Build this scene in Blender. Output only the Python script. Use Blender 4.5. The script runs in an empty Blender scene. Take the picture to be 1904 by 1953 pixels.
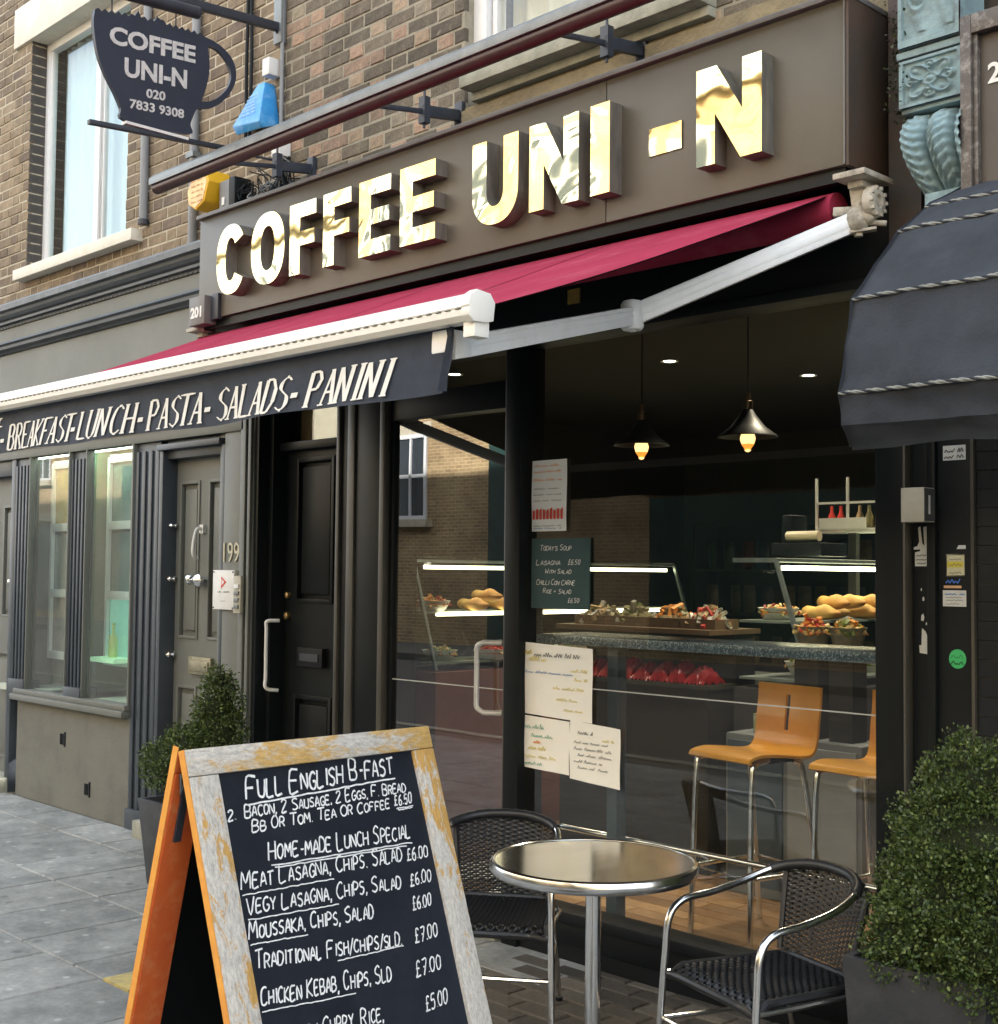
import bpy, bmesh, math, random
import numpy as np
from mathutils import Vector, Matrix
random.seed(7); np.random.seed(7)
PI=math.pi; R=math.radians
S=bpy.context.scene
COL=S.collection
# ------------------------------------------------------------ camera, sky, sun, exposure
cam=bpy.data.cameras.new('camera'); co=bpy.data.objects.new('camera',cam); COL.objects.link(co); S.camera=co
CAMP=Vector((0,-3.95,1.6))
FW=Vector((-0.71601557,0.69653995,0.04640908)); RT=Vector((0.69758769,0.7164305,0.00993749)); UP=Vector((-0.02632702,0.03948981*0-0.03948981,0.99887309))
UP=RT.cross(FW); UP.normalize()
m=Matrix((RT,UP,-FW)).transposed().to_4x4(); m.translation=CAMP; co.matrix_world=m
cam.sensor_fit='HORIZONTAL'; cam.sensor_width=36; cam.lens=36*2500/1904; cam.clip_start=.05; cam.clip_end=500
W=bpy.data.worlds.new('World'); S.world=W; W.use_nodes=True
nt=W.node_tree; bg=nt.nodes['Background']; sky=nt.nodes.new('ShaderNodeTexSky'); sky.sky_type='NISHITA'; sky.sun_disc=False
SUNV=Vector((.30,.80,.44)).normalized()
sky.sun_elevation=math.asin(SUNV.z); sky.sun_rotation=math.atan2(SUNV.x,SUNV.y); sky.air_density=1.2; sky.dust_density=2.5
tcw=nt.nodes.new('ShaderNodeTexCoord'); nw=nt.nodes.new('ShaderNodeTexNoise'); nw.inputs['Scale'].default_value=2.2; nw.inputs['Detail'].default_value=7; nt.links.new(tcw.outputs['Generated'],nw.inputs['Vector'])
rw=nt.nodes.new('ShaderNodeValToRGB'); rw.color_ramp.elements[0].position=.32; rw.color_ramp.elements[1].position=.58; nt.links.new(nw.outputs[0],rw.inputs[0])
mw=nt.nodes.new('ShaderNodeMix'); mw.data_type='RGBA'; nt.links.new(rw.outputs[0],mw.inputs['Factor']); nt.links.new(sky.outputs[0],mw.inputs['A']); mw.inputs['B'].default_value=(3.7,4.0,4.3,1)
nt.links.new(mw.outputs['Result'],bg.inputs[0]); bg.inputs[1].default_value=.15
sl=bpy.data.lights.new('sun','SUN'); sl.energy=5; sl.angle=R(.6); sl.color=(1,.965,.91)
so=bpy.data.objects.new('sun',sl); COL.objects.link(so); so.rotation_euler=(-SUNV).to_track_quat('-Z','Y').to_euler()
S.view_settings.view_transform='Standard'; S.view_settings.look='None'; S.view_settings.exposure=2.4; S.view_settings.gamma=1
S.render.engine='CYCLES'
S.cycles.max_bounces=9; S.cycles.diffuse_bounces=4; S.cycles.glossy_bounces=4; S.cycles.transparent_max_bounces=16; S.cycles.transmission_bounces=6
S.cycles.sample_clamp_indirect=6; S.cycles.use_denoising=True; S.cycles.caustics_reflective=False

# ------------------------------------------------------------ helpers
class MB:
    def __init__(s): s.v=[]; s.f=[]; s.m=[]; s.a=[]
    def add(s,v,f,mi=0,a=0.):
        o=len(s.v); s.v+= [tuple(p) for p in v]; s.f+=[tuple(i+o for i in q) for q in f]; s.m+=[mi]*len(f); s.a+=[a]*len(f); return s
    def box(s,x0,x1,y0,y1,z0,z1,mi=0,a=0.):
        v=[(x0,y0,z0),(x1,y0,z0),(x1,y1,z0),(x0,y1,z0),(x0,y0,z1),(x1,y0,z1),(x1,y1,z1),(x0,y1,z1)]
        return s.add(v,[(0,3,2,1),(4,5,6,7),(0,1,5,4),(1,2,6,5),(2,3,7,6),(3,0,4,7)],mi,a)
    def obox(s,c,ax,ay,az,hx,hy,hz,mi=0):
        c=Vector(c);ax=Vector(ax).normalized()*hx;ay=Vector(ay).normalized()*hy;az=Vector(az).normalized()*hz
        v=[c+i*ax+j*ay+k*az for k in(-1,1) for j in(-1,1) for i in(-1,1)]
        return s.add(v,[(0,2,3,1),(4,5,7,6),(0,1,5,4),(1,3,7,5),(3,2,6,7),(2,0,4,6)],mi)
    def bar(s,p,q,w,h,mi=0,up=(0,0,1)):
        p=Vector(p);q=Vector(q);d=(q-p);L=d.length;d.normalize();u=Vector(up);x=d.cross(u).normalized();u=x.cross(d)
        return s.obox((p+q)/2,d,x,u,L/2,w/2,h/2,mi)
    def tube(s,pts,r,seg=10,closed=False,mi=0,caps=True):
        P=[Vector(p) for p in pts];n=len(P);rr=r if isinstance(r,(list,tuple)) else [r]*n
        rings=[];N=None
        for i in range(n):
            a=P[(i-1)%n] if (closed or i>0) else P[i]; b=P[(i+1)%n] if (closed or i<n-1) else P[i]
            t=(b-a).normalized()
            if N is None:
                N=t.cross(Vector((0,0,1)));
                if N.length<.1: N=t.cross(Vector((1,0,0)))
                N.normalize()
            N=(N-t*N.dot(t)).normalized(); B=t.cross(N)
            rings.append([P[i]+(N*math.cos(2*PI*k/seg)+B*math.sin(2*PI*k/seg))*rr[i] for k in range(seg)])
        v=[p for rg in rings for p in rg];f=[]
        for i in range(n if closed else n-1):
            j=(i+1)%n
            for k in range(seg): l=(k+1)%seg; f.append((i*seg+k,i*seg+l,j*seg+l,j*seg+k))
        if caps and not closed: f.append(tuple(range(seg-1,-1,-1))); f.append(tuple((n-1)*seg+k for k in range(seg)))
        return s.add(v,f,mi)
    def lathe(s,prof,c,seg=24,mi=0,ax='z'):
        v=[];c=Vector(c)
        for r,z in prof:
            for k in range(seg):
                a=2*PI*k/seg
                d=Vector((r*math.cos(a),r*math.sin(a),z)) if ax=='z' else (Vector((r*math.cos(a),-z,r*math.sin(a))) if ax=='y' else Vector((z,r*math.cos(a),r*math.sin(a))))
                v.append(c+d)
        f=[]
        for i in range(len(prof)-1):
            for k in range(seg):
                l=(k+1)%seg; f.append((i*seg+k,i*seg+l,(i+1)*seg+l,(i+1)*seg+k))
        return s.add(v,f,mi)
    def prism(s,poly,fn,d0,d1,mi=0,ms=None,holes=None):
        """poly 2-D outline; fn(u,v,d)->point; front face at d0, back at d1"""
        n=len(poly);v=[fn(u,w,d0) for u,w in poly]+[fn(u,w,d1) for u,w in poly]
        ms=mi if ms is None else ms
        s.add(v,[tuple(range(n))],mi); o=len(s.v)-2*n
        for i in range(n):
            j=(i+1)%n; s.f.append((o+i,o+n+i,o+n+j,o+j)); s.m.append(ms); s.a.append(0.)
        s.f.append(tuple(o+n+i for i in range(n-1,-1,-1))); s.m.append(ms); s.a.append(0.)
        return s
    def grid(s,fn,nu,nv,mi=0,thick=None):
        v=[fn(i/nu,j/nv) for j in range(nv+1) for i in range(nu+1)]
        f=[(j*(nu+1)+i,j*(nu+1)+i+1,(j+1)*(nu+1)+i+1,(j+1)*(nu+1)+i) for j in range(nv) for i in range(nu)]
        return s.add(v,f,mi)
    def sphere(s,c,r,sx=1,sy=1,sz=1,mi=0,n=12):
        prof=[(max(1e-4,math.sin(PI*i/n))*1,-math.cos(PI*i/n)) for i in range(n+1)]
        o=len(s.v); s.lathe(prof,(0,0,0),n+4,mi)
        for i in range(o,len(s.v)): x,y,z=s.v[i]; s.v[i]=(c[0]+x*r*sx,c[1]+y*r*sy,c[2]+z*r*sz)
        return s
def to_mesh(mb,name,mats,smooth=False,bevel=0,recalc=True,tone=False):
    me=bpy.data.meshes.new(name); me.from_pydata([tuple(p) for p in mb.v],[],mb.f)
    if not isinstance(mats,(list,tuple)): mats=[mats]
    for mt in mats: me.materials.append(mt)
    me.polygons.foreach_set('material_index',[min(i,len(mats)-1) for i in mb.m])
    if tone:
        at=me.attributes.new('tone','FLOAT','FACE'); at.data.foreach_set('value',mb.a)
    if bevel or recalc:
        bm=bmesh.new(); bm.from_mesh(me)
        if recalc: bmesh.ops.recalc_face_normals(bm,faces=bm.faces[:])
        if bevel: bmesh.ops.bevel(bm,geom=[e for e in bm.edges if len(e.link_faces)==2 and e.calc_face_angle(0)>.6],offset=bevel,segments=2,profile=.6,affect='EDGES',clamp_overlap=True)
        bm.to_mesh(me); bm.free()
    if smooth or bevel:
        me.polygons.foreach_set('use_smooth',[True]*len(me.polygons)); me.set_sharp_from_angle(angle=R(40 if smooth else 30))
    me.update(); return me
def link(name,me,parent=None,label=None,cat=None,group=None,kind=None,loc=None,rot=None):
    o=bpy.data.objects.new(name,me); COL.objects.link(o)
    if parent is not None: o.parent=parent
    if loc is not None: o.location=loc
    if rot is not None: o.rotation_euler=rot
    for k,v in (('label',label),('category',cat),('group',group),('kind',kind)):
        if v: o[k]=v
    return o
def thing(name,label,cat,loc=(0,0,0),rz=0,group=None,kind=None):
    return link(name,None,None,label,cat,group,kind,loc,(0,0,rz))
def part(name,mb,mats,parent,world=True,kind=None,label=None,**k):
    """mesh given in world coordinates (world=True) or in the parent thing's own"""
    root=parent
    while root is not None and root.parent is not None: root=root.parent
    if world and root is not None:
        mi=(Matrix.Translation(root.location)@root.rotation_euler.to_matrix().to_4x4()).inverted()
        mb.v=[tuple(mi@Vector(p)) for p in mb.v]
    return link(name,to_mesh(mb,name,mats,**k),parent,label=label,kind=kind)
def solo(name,mb,mats,label,cat,group=None,kind=None,**k):
    c=Vector((0,0,0)); n=len(mb.v)
    xs=[p[0] for p in mb.v];ys=[p[1] for p in mb.v];zs=[p[2] for p in mb.v]
    c=Vector(((min(xs)+max(xs))/2,(min(ys)+max(ys))/2,min(zs)))
    mb.v=[tuple(Vector(p)-c) for p in mb.v]
    return link(name,to_mesh(mb,name,mats,**k),None,label,cat,group,kind,c)
def struct(name,mb,mats,parent=None,**k):
    return link(name,to_mesh(mb,name,mats,**k),parent,kind='structure')
def copy_tree(o,parent=None):
    c=o.copy(); COL.objects.link(c)
    if parent is not None: c.parent=parent
    for ch in [x for x in o.children]: copy_tree(ch,c)
    return c
def catmull(pts,n=8,closed=False):
    P=[Vector(p) for p in pts];N=len(P);out=[]
    for i in range(N if closed else N-1):
        a=P[(i-1)%N] if (closed or i>0) else P[i]*2-P[i+1]; b=P[i]; c=P[(i+1)%N]; d=P[(i+2)%N] if (closed or i<N-2) else P[i+1]*2-P[i]
        for k in range(n):
            t=k/n; out.append(.5*((2*b)+(c-a)*t+(2*a-5*b+4*c-d)*t*t+(3*b-a-3*c+d)*t**3))
    if not closed: out.append(P[-1])
    return out
# ------------------------------------------------------------ materials
def newmat(name):
    mt=bpy.data.materials.new(name); mt.use_nodes=True; nt=mt.node_tree; return mt,nt,nt.nodes['Principled BSDF']
def nz(nt,scale,detail=5,rough=.6,vec=None,dist=0):
    n=nt.nodes.new('ShaderNodeTexNoise'); n.inputs['Scale'].default_value=scale; n.inputs['Detail'].default_value=detail; n.inputs['Roughness'].default_value=rough; n.inputs['Distortion'].default_value=dist
    if vec: nt.links.new(vec,n.inputs['Vector'])
    return n
def ramp(nt,src,stops):
    r=nt.nodes.new('ShaderNodeValToRGB'); cr=r.color_ramp
    while len(cr.elements)<len(stops): cr.elements.new(.5)
    for e,(p,c) in zip(cr.elements,stops):
        e.position=p; e.color=(*c,1) if len(c)==3 else c
    nt.links.new(src,r.inputs[0]); return r
def mixc(nt,a,b,fac,mode='MIX'):
    n=nt.nodes.new('ShaderNodeMix'); n.data_type='RGBA'; n.blend_type=mode
    for sock,val in ((n.inputs['Factor'],fac),(n.inputs['A'],a),(n.inputs['B'],b)):
        if hasattr(val,'is_output') or isinstance(val,bpy.types.NodeSocket): nt.links.new(val,sock)
        else:
            sock.default_value=val if not isinstance(val,tuple) else ((*val,1) if len(val)==3 else val)
    return n.outputs['Result']
def coords(nt,scale=(1,1,1),kind='Object',rot=(0,0,0)):
    tc=nt.nodes.new('ShaderNodeTexCoord'); mp=nt.nodes.new('ShaderNodeMapping'); nt.links.new(tc.outputs[kind],mp.inputs[0]); mp.inputs['Scale'].default_value=scale; mp.inputs['Rotation'].default_value=rot; return mp.outputs[0]
def pbr(name,c1,c2=None,scale=8,rough=.6,metal=0,bump=0,bscale=None,stretch=(1,1,1),rvar=0,spec=None,dirt=None,dscale=2.5,damt=.5,coat=0,emit=None,es=0,lo=.35,hi=.65,sheen=0):
    mt,nt,b=newmat(name); vec=coords(nt,stretch)
    b.inputs['Roughness'].default_value=rough; b.inputs['Metallic'].default_value=metal; b.inputs['Base Color'].default_value=(*c1,1)
    if spec is not None: b.inputs['Specular IOR Level'].default_value=spec
    if coat: b.inputs['Coat Weight'].default_value=coat; b.inputs['Coat Roughness'].default_value=.1
    if sheen: b.inputs['Sheen Weight'].default_value=sheen
    n=nz(nt,scale,6,.65,vec)
    if c2: 
        col=ramp(nt,n.outputs[0],[(lo,c1),(hi,c2)]).outputs[0]
        if dirt:
            d=nz(nt,dscale,8,.75,coords(nt)); f=ramp(nt,d.outputs[0],[(.5,(0,0,0)),(.72,(damt,)*3)]).outputs[0]
            col=mixc(nt,col,dirt,f)
        nt.links.new(col,b.inputs['Base Color'])
    if rvar:
        rr=nt.nodes.new('ShaderNodeMapRange'); rr.inputs[3].default_value=max(0,rough-rvar); rr.inputs[4].default_value=min(1,rough+rvar); nt.links.new(nz(nt,scale*.7,6,.7,vec).outputs[0],rr.inputs[0]); nt.links.new(rr.outputs[0],b.inputs['Roughness'])
    if bump:
        bn=nt.nodes.new('ShaderNodeBump'); bn.inputs['Strength'].default_value=bump; bn.inputs['Distance'].default_value=.01
        nt.links.new(nz(nt,bscale or scale*4,8,.7,vec).outputs[0],bn.inputs['Height']); nt.links.new(bn.outputs[0],b.inputs['Normal'])
    if emit: b.inputs['Emission Color'].default_value=(*emit,1); b.inputs['Emission Strength'].default_value=es
    return mt
def glass(name,tint=(.93,.97,.95),ior=1.6,rough=0.0,dust=.0):
    mt,nt,b=newmat(name); nt.nodes.remove(b)
    tr=nt.nodes.new('ShaderNodeBsdfTransparent'); tr.inputs[0].default_value=(*tint,1)
    gl=nt.nodes.new('ShaderNodeBsdfGlossy'); gl.inputs['Roughness'].default_value=rough; gl.inputs[0].default_value=(1,1,1,1)
    f0=((ior-1)/(ior+1))**2*1.15; lw=nt.nodes.new('ShaderNodeLayerWeight'); lw.inputs[0].default_value=.5
    pw=nt.nodes.new('ShaderNodeMath'); pw.operation='POWER'; nt.links.new(lw.outputs['Facing'],pw.inputs[0]); pw.inputs[1].default_value=5
    fr=nt.nodes.new('ShaderNodeMath'); fr.operation='MULTIPLY_ADD'; nt.links.new(pw.outputs[0],fr.inputs[0]); fr.inputs[1].default_value=1-f0; fr.inputs[2].default_value=f0
    bn=nt.nodes.new('ShaderNodeBump'); bn.inputs['Strength'].default_value=.02; bn.inputs['Distance'].default_value=.02; nt.links.new(nz(nt,1.3,1,.5,coords(nt)).outputs[0],bn.inputs['Height']); nt.links.new(bn.outputs[0],gl.inputs['Normal'])
    mx=nt.nodes.new('ShaderNodeMixShader'); nt.links.new(fr.outputs[0],mx.inputs[0]); nt.links.new(tr.outputs[0],mx.inputs[1]); nt.links.new(gl.outputs[0],mx.inputs[2]); out=mx.outputs[0]
    if dust:
        df=nt.nodes.new('ShaderNodeBsdfDiffuse'); df.inputs[0].default_value=(.5,.5,.48,1); m2=nt.nodes.new('ShaderNodeMixShader')
        f=ramp(nt,nz(nt,3,8,.8,coords(nt)).outputs[0],[(.35,(dust*.3,)*3),(.8,(dust,)*3)]); nt.links.new(f.outputs[0],m2.inputs[0]); nt.links.new(out,m2.inputs[1]); nt.links.new(df.outputs[0],m2.inputs[2]); out=m2.outputs[0]
    nt.links.new(out,nt.nodes['Material Output'].inputs[0]); return mt
def tonemat(name,stops,mscale=60,rough=.9,bump=.6,var=.35):
    """colour picked by the 'tone' attribute of each piece, plus fine grain"""
    mt,nt,b=newmat(name); at=nt.nodes.new('ShaderNodeAttribute'); at.attribute_name='tone'; at.attribute_type='GEOMETRY'
    r=ramp(nt,at.outputs['Fac'],stops); r.color_ramp.interpolation='LINEAR'
    tc=coords(nt); g=nz(nt,mscale,8,.75,tc); g2=nz(nt,mscale*.2,4,.6,tc)
    f=ramp(nt,g.outputs[0],[(.3,(1-var,)*3),(.7,(1+var*.5,)*3)]).outputs[0]
    c=mixc(nt,r.outputs[0],f,1.,'MULTIPLY'); f2=ramp(nt,g2.outputs[0],[(.3,(.72,.72,.72)),(.7,(1.15,1.12,1.08))]).outputs[0]; c=mixc(nt,c,f2,1.,'MULTIPLY')
    if 'brick' in name:
        gp=nt.nodes.new('ShaderNodeNewGeometry'); f3=ramp(nt,nz(nt,1.1,8,.7,gp.outputs['Position'],.5).outputs[0],[(.33,(.66,.64,.62)),(.50,(1,1,1)),(.68,(1.18,1.14,1.05))]).outputs[0]; c=mixc(nt,c,f3,1.,'MULTIPLY')
        f4=ramp(nt,nz(nt,9,6,.75,gp.outputs['Position']).outputs[0],[(.60,(0,0,0)),(.70,(.55,.55,.55))]).outputs[0]; c=mixc(nt,c,(.33,.285,.215),f4)
    nt.links.new(c,b.inputs['Base Color']); b.inputs['Roughness'].default_value=rough
    bn=nt.nodes.new('ShaderNodeBump'); bn.inputs['Strength'].default_value=bump; bn.inputs['Distance'].default_value=.006; nt.links.new(g.outputs[0],bn.inputs['Height']); nt.links.new(bn.outputs[0],b.inputs['Normal'])
    return mt
M={}
M['brickL']=tonemat('brown_stock_brick',[(0,(.15,.115,.085)),(.25,(.22,.17,.12)),(.6,(.26,.205,.14)),(.85,(.30,.24,.17)),(1,(.18,.14,.11))])
M['brickR']=tonemat('mixed_stock_brick',[(0,(.115,.098,.075)),(.3,(.155,.132,.10)),(.5,(.21,.175,.13)),(.62,(.37,.25,.185)),(.8,(.43,.305,.22)),(.92,(.36,.305,.215)),(1,(.28,.245,.185))],var=.5)
M['mortarL']=pbr('pale_mortar',(.52,.47,.37),(.42,.37,.28),30,.95,bump=.5)
M['mortarR']=pbr('grey_mortar',(.36,.325,.25),(.25,.225,.175),30,.95,bump=.6)
M['render']=pbr('stained_render',(.27,.22,.13),(.17,.14,.09),7,.95,bump=.7,bscale=60,dirt=(.10,.08,.05))
M['stone']=pbr('painted_stone',(.76,.73,.64),(.66,.63,.54),6,.8,bump=.2,dirt=(.35,.33,.28),damt=.3)
M['stoneG']=pbr('weathered_stone',(.36,.35,.28),(.24,.24,.19),9,.9,bump=.5,dirt=(.12,.12,.09))
M['upvc']=pbr('white_frame',(.78,.79,.80),(.72,.73,.74),3,.35)
M['grey']=pbr('olive_grey_paint',(.138,.144,.128),(.118,.124,.110),2.2,.5,bump=.12,bscale=30,dirt=(.09,.09,.08),damt=.35,rvar=.12)
M['greyD']=pbr('dark_slate_paint',(.050,.060,.072),(.036,.045,.056),3,.42,bump=.1,bscale=25,rvar=.12)
M['lead']=pbr('lead_flashing',(.14,.15,.16),(.09,.10,.11),9,.55,bump=.3,rvar=.15)
M['riser']=pbr('rendered_stallriser',(.155,.152,.125),(.12,.118,.10),2.5,.85,bump=.3,bscale=50,dirt=(.10,.095,.08),damt=.5)
M['black']=pbr('black_gloss_paint',(.010,.0125,.0135),(.007,.009,.010),3,.38,rvar=.08,spec=.16)
M['blackM']=pbr('black_satin',(.011,.0135,.015),(.008,.010,.0115),5,.45,rvar=.1,spec=.16)
M['fascia']=pbr('bronze_brown_panel',(.100,.091,.070),(.083,.077,.060),1.6,.42,rvar=.12,bump=.05,bscale=120,dirt=(.065,.06,.052),dscale=1.7,damt=.45)
M['fasciaE']=pbr('dark_rusty_panel',(.040,.034,.028),(.075,.040,.025),3,.55,rvar=.15,bump=.2)
M['trimG']=pbr('grey_trim',(.15,.145,.14),(.11,.105,.10),10,.5)
M['bead']=pbr('worn_bead',(.075,.068,.052),(.045,.042,.035),12,.4,stretch=(1,1,.2))
M['gold']=pbr('polished_gold',(.76,.70,.47),(.72,.66,.43),2,.03,metal=1,rvar=.01)
nt=M['gold'].node_tree; bn=nt.nodes.new('ShaderNodeBump'); bn.inputs['Strength'].default_value=.085; bn.inputs['Distance'].default_value=.02; nt.links.new(nz(nt,3.6,1,.3,coords(nt),1.6).outputs[0],bn.inputs['Height']); nt.links.new(bn.outputs[0],nt.nodes['Principled BSDF'].inputs['Normal'])
M['silver']=pbr('brushed_return',(.22,.205,.175),(.13,.125,.11),30,.5,metal=.3,stretch=(1,1,.2))
M['iron']=pbr('dark_iron',(.035,.042,.058),(.025,.03,.042),12,.45,rvar=.1)
M['ironG']=pbr('grey_trough_metal',(.21,.23,.24),(.15,.17,.18),10,.4,metal=.3,rvar=.1)
M['maroon']=pbr('maroon_tube',(.055,.022,.022),(.038,.016,.017),6,.35,rvar=.1)
M['navy']=pbr('navy_sign_paint',(.018,.024,.042),(.022,.030,.052),5,.45)
M['signwhite']=pbr('sign_lettering',(.62,.61,.60),(.48,.48,.48),50,.7)
M['white']=pbr('white_plastic',(.75,.75,.73),(.68,.68,.66),10,.45)
M['pipe']=pbr('grey_conduit',(.24,.25,.26),(.18,.19,.2),6,.5,stretch=(1,1,.1))
M['blue']=pbr('blue_alarm_box',(.03,.25,.62),(.05,.32,.68),9,.35,dirt=(.4,.6,.8),dscale=14,damt=.4)
M['yellow']=pbr('yellow_alarm_box',(.85,.50,.02),(.80,.44,.02),6,.4)
M['yellowP']=pbr('faded_alarm_face',(.85,.66,.32),(.82,.48,.22),12,.5)
M['awnR']=pbr('red_awning_fabric',(.33,.033,.072),(.285,.028,.060),3,.95,bump=.25,bscale=260,spec=.1,dirt=(.46,.13,.17),dscale=3.5,damt=.35)
M['awnW']=pbr('white_awning_metal',(.88,.87,.83),(.82,.81,.76),5,.32,dirt=(.55,.5,.4),damt=.25)
M['arm']=pbr('pale_folding_arm',(.84,.86,.87),(.78,.80,.81),5,.35,dirt=(.45,.44,.4),damt=.2)
M['bracket']=pbr('grimy_cream_casting',(.50,.46,.38),(.36,.33,.27),20,.6,bump=.4,dirt=(.07,.06,.05),dscale=12,damt=.95)
M['navyC']=pbr('navy_valance_canvas',(.020,.028,.045),(.030,.040,.062),14,.9,bump=.2,bscale=200,sheen=.1)
M['canopy']=pbr('slate_blue_canopy',(.032,.037,.046),(.045,.051,.062),4,.9,bump=.35,bscale=120,dirt=(.075,.085,.10),dscale=5,damt=.35,spec=.15)
M['awnShade']=pbr('shaded_awning_underside',(.050,.030,.032),(.040,.024,.026),4,.95,spec=.1)  # shade beneath the awning put into a darker colour for its lower sheet
M['rope']=pbr('pale_rope',(.27,.28,.26),(.17,.18,.17),60,.8)
M['print']=pbr('white_print',(.78,.78,.75),(.70,.70,.67),60,.8)
M['verdigris']=pbr('blue_grey_painted_stone',(.27,.385,.42),(.19,.285,.315),9,.8,bump=.5,bscale=40,dirt=(.07,.07,.06),dscale=6,damt=.8)
M['chrome']=pbr('polished_aluminium',(.80,.80,.79),(.70,.70,.69),20,.2,metal=1,rvar=.06)
M['steel']=pbr('brushed_table_steel',(.86,.86,.82),(.78,.78,.74),25,.13,metal=1,rvar=.05,stretch=(1,.1,1))
M['weave']=pbr('black_resin_weave',(.012,.013,.015),(.02,.021,.024),40,.42)
M['ply']=pbr('honey_plywood',(.80,.40,.05),(.72,.33,.035),3,.35,stretch=(1,6,1),coat=.4)
M['slab']=tonemat('paving_slab',[(0,(.25,.262,.262)),(.5,(.295,.308,.306)),(1,(.345,.352,.345))],mscale=35,rough=.85,bump=.25,var=.22)
nt=M['slab'].node_tree; b=nt.nodes['Principled BSDF']; src=b.inputs['Base Color'].links[0].from_socket
tc=nt.nodes.new('ShaderNodeNewGeometry'); vo=nt.nodes.new('ShaderNodeTexVoronoi'); vo.voronoi_dimensions='2D'; vo.inputs['Scale'].default_value=4.2; nt.links.new(tc.outputs['Position'],vo.inputs['Vector'])
sp=ramp(nt,vo.outputs['Distance'],[(.045,(.8,.8,.8)),(.07,(0,0,0))]).outputs[0]; c1_=mixc(nt,src,(.42,.43,.42),sp)
vo2=nt.nodes.new('ShaderNodeTexVoronoi'); vo2.voronoi_dimensions='2D'; vo2.inputs['Scale'].default_value=2.3; nt.links.new(tc.outputs['Position'],vo2.inputs['Vector']); sp2=ramp(nt,vo2.outputs['Distance'],[(.035,(.55,.55,.55)),(.06,(0,0,0))]).outputs[0]; c2_=mixc(nt,c1_,(.10,.10,.10),sp2)
st=ramp(nt,nz(nt,1.3,8,.75,tc.outputs['Position']).outputs[0],[(.40,(.66,.66,.64)),(.62,(1.10,1.10,1.08))]).outputs[0]; nt.links.new(mixc(nt,c2_,st,1.,'MULTIPLY'),b.inputs['Base Color'])
M['sett']=tonemat('dark_brown_paver',[(0,(.06,.052,.042)),(.5,(.11,.095,.075)),(1,(.17,.15,.12))],mscale=50,rough=.85,bump=.4)
M['bed']=pbr('joint_sand',(.075,.075,.07),(.11,.108,.10),40,.95)
M['asph']=pbr('asphalt',(.05,.05,.052),(.07,.07,.072),60,.9,bump=.3)
M['timber']=tonemat('floor_board',[(0,(.30,.17,.08)),(.5,(.42,.25,.12)),(1,(.52,.33,.17))],mscale=12,rough=.45,bump=.1)
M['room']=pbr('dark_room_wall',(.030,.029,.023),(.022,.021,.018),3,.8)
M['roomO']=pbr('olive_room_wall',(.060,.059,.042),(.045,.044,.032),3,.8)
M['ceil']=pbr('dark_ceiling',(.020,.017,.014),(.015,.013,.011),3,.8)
M['granite']=pbr('blue_speckled_granite',(.035,.06,.08),(.26,.33,.36),170,.25,lo=.5,hi=.66)
M['glass']=glass('window_glass',(.95,.985,.97),1.68,dust=.015)
M['glassU']=glass('upper_window_glass',(.80,.88,.88),1.9,dust=.05)
M['glassG']=glass('green_display_glass',(.82,.92,.86),1.6,dust=.22)
M['doorglass']=glass('door_glass',(.90,.95,.93),2.25,dust=.01)
M['caseglass']=glass('case_glass',(.88,.95,.93),1.45)
M['paper']=pbr('white_poster_paper',(.92,.93,.90),(.88,.89,.84),5,.7)
M['chalkb']=pbr('chalkboard',(.016,.022,.036),(.024,.031,.048),6,.7,dirt=(.05,.06,.075),dscale=5,damt=.35)
M['chalkG']=pbr('teal_chalkboard',(.03,.07,.075),(.04,.085,.09),6,.7)
M['chalk']=pbr('chalk',(.86,.86,.84),(.62,.63,.64),90,.95)
M['ink']=pbr('dark_ink',(.12,.13,.13),None,5,.8); M['inkB']=pbr('blue_ink',(.08,.22,.55),None,5,.8); M['inkO']=pbr('orange_ink',(.85,.35,.10),None,5,.8); M['inkR']=pbr('red_ink',(.65,.06,.03),None,5,.8); M['inkY']=pbr('yellow_ink',(.75,.65,.2),None,5,.8)
M['soil']=pbr('soil',(.03,.022,.015),(.05,.04,.03),40,.95)
M['planter']=pbr('charcoal_planter',(.034,.038,.044),(.026,.029,.034),12,.55,bump=.2,dirt=(.10,.10,.10),dscale=9,damt=.4)
M['green']=pbr('green_sticker',(.04,.50,.16),(.05,.44,.14),20,.5)
# weathered wood of the sandwich board: grey flaking paint over ochre timber
def wood(name,top,under,edge,sc,st,cov=.5):
    mt,nt,b=newmat(name); v=coords(nt,st); n=nz(nt,sc,10,.8,v,.6); n2=nz(nt,sc*6,6,.8,v); n3=nz(nt,2.2,3,.5,coords(nt))
    ad=nt.nodes.new('ShaderNodeMath'); ad.operation='ADD'; nt.links.new(n.outputs[0],ad.inputs[0]); nt.links.new(n3.outputs[0],ad.inputs[1])
    mk=ramp(nt,ad.outputs[0],[(cov,(0,0,0)),(cov+.13,(1,1,1))]).outputs[0]
    mk.node.color_ramp.interpolation='LINEAR'
    t=ramp(nt,n2.outputs[0],[(.35,tuple(c*.55 for c in top)),(.6,top)]).outputs[0]; u=ramp(nt,n2.outputs[0],[(.3,tuple(c*.6 for c in under)),(.65,under)]).outputs[0]
    nt.links.new(mixc(nt,t,u,mk),b.inputs['Base Color']); b.inputs['Roughness'].default_value=.75
    bn=nt.nodes.new('ShaderNodeBump'); bn.inputs['Strength'].default_value=.5; bn.inputs['Distance'].default_value=.004; nt.links.new(n2.outputs[0],bn.inputs['Height']); nt.links.new(bn.outputs[0],b.inputs['Normal']); return mt
M['woodW']=wood('weathered_grey_wood',(.62,.58,.52),(.62,.36,.10),None,26,(1,1,.25),.985)
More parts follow.
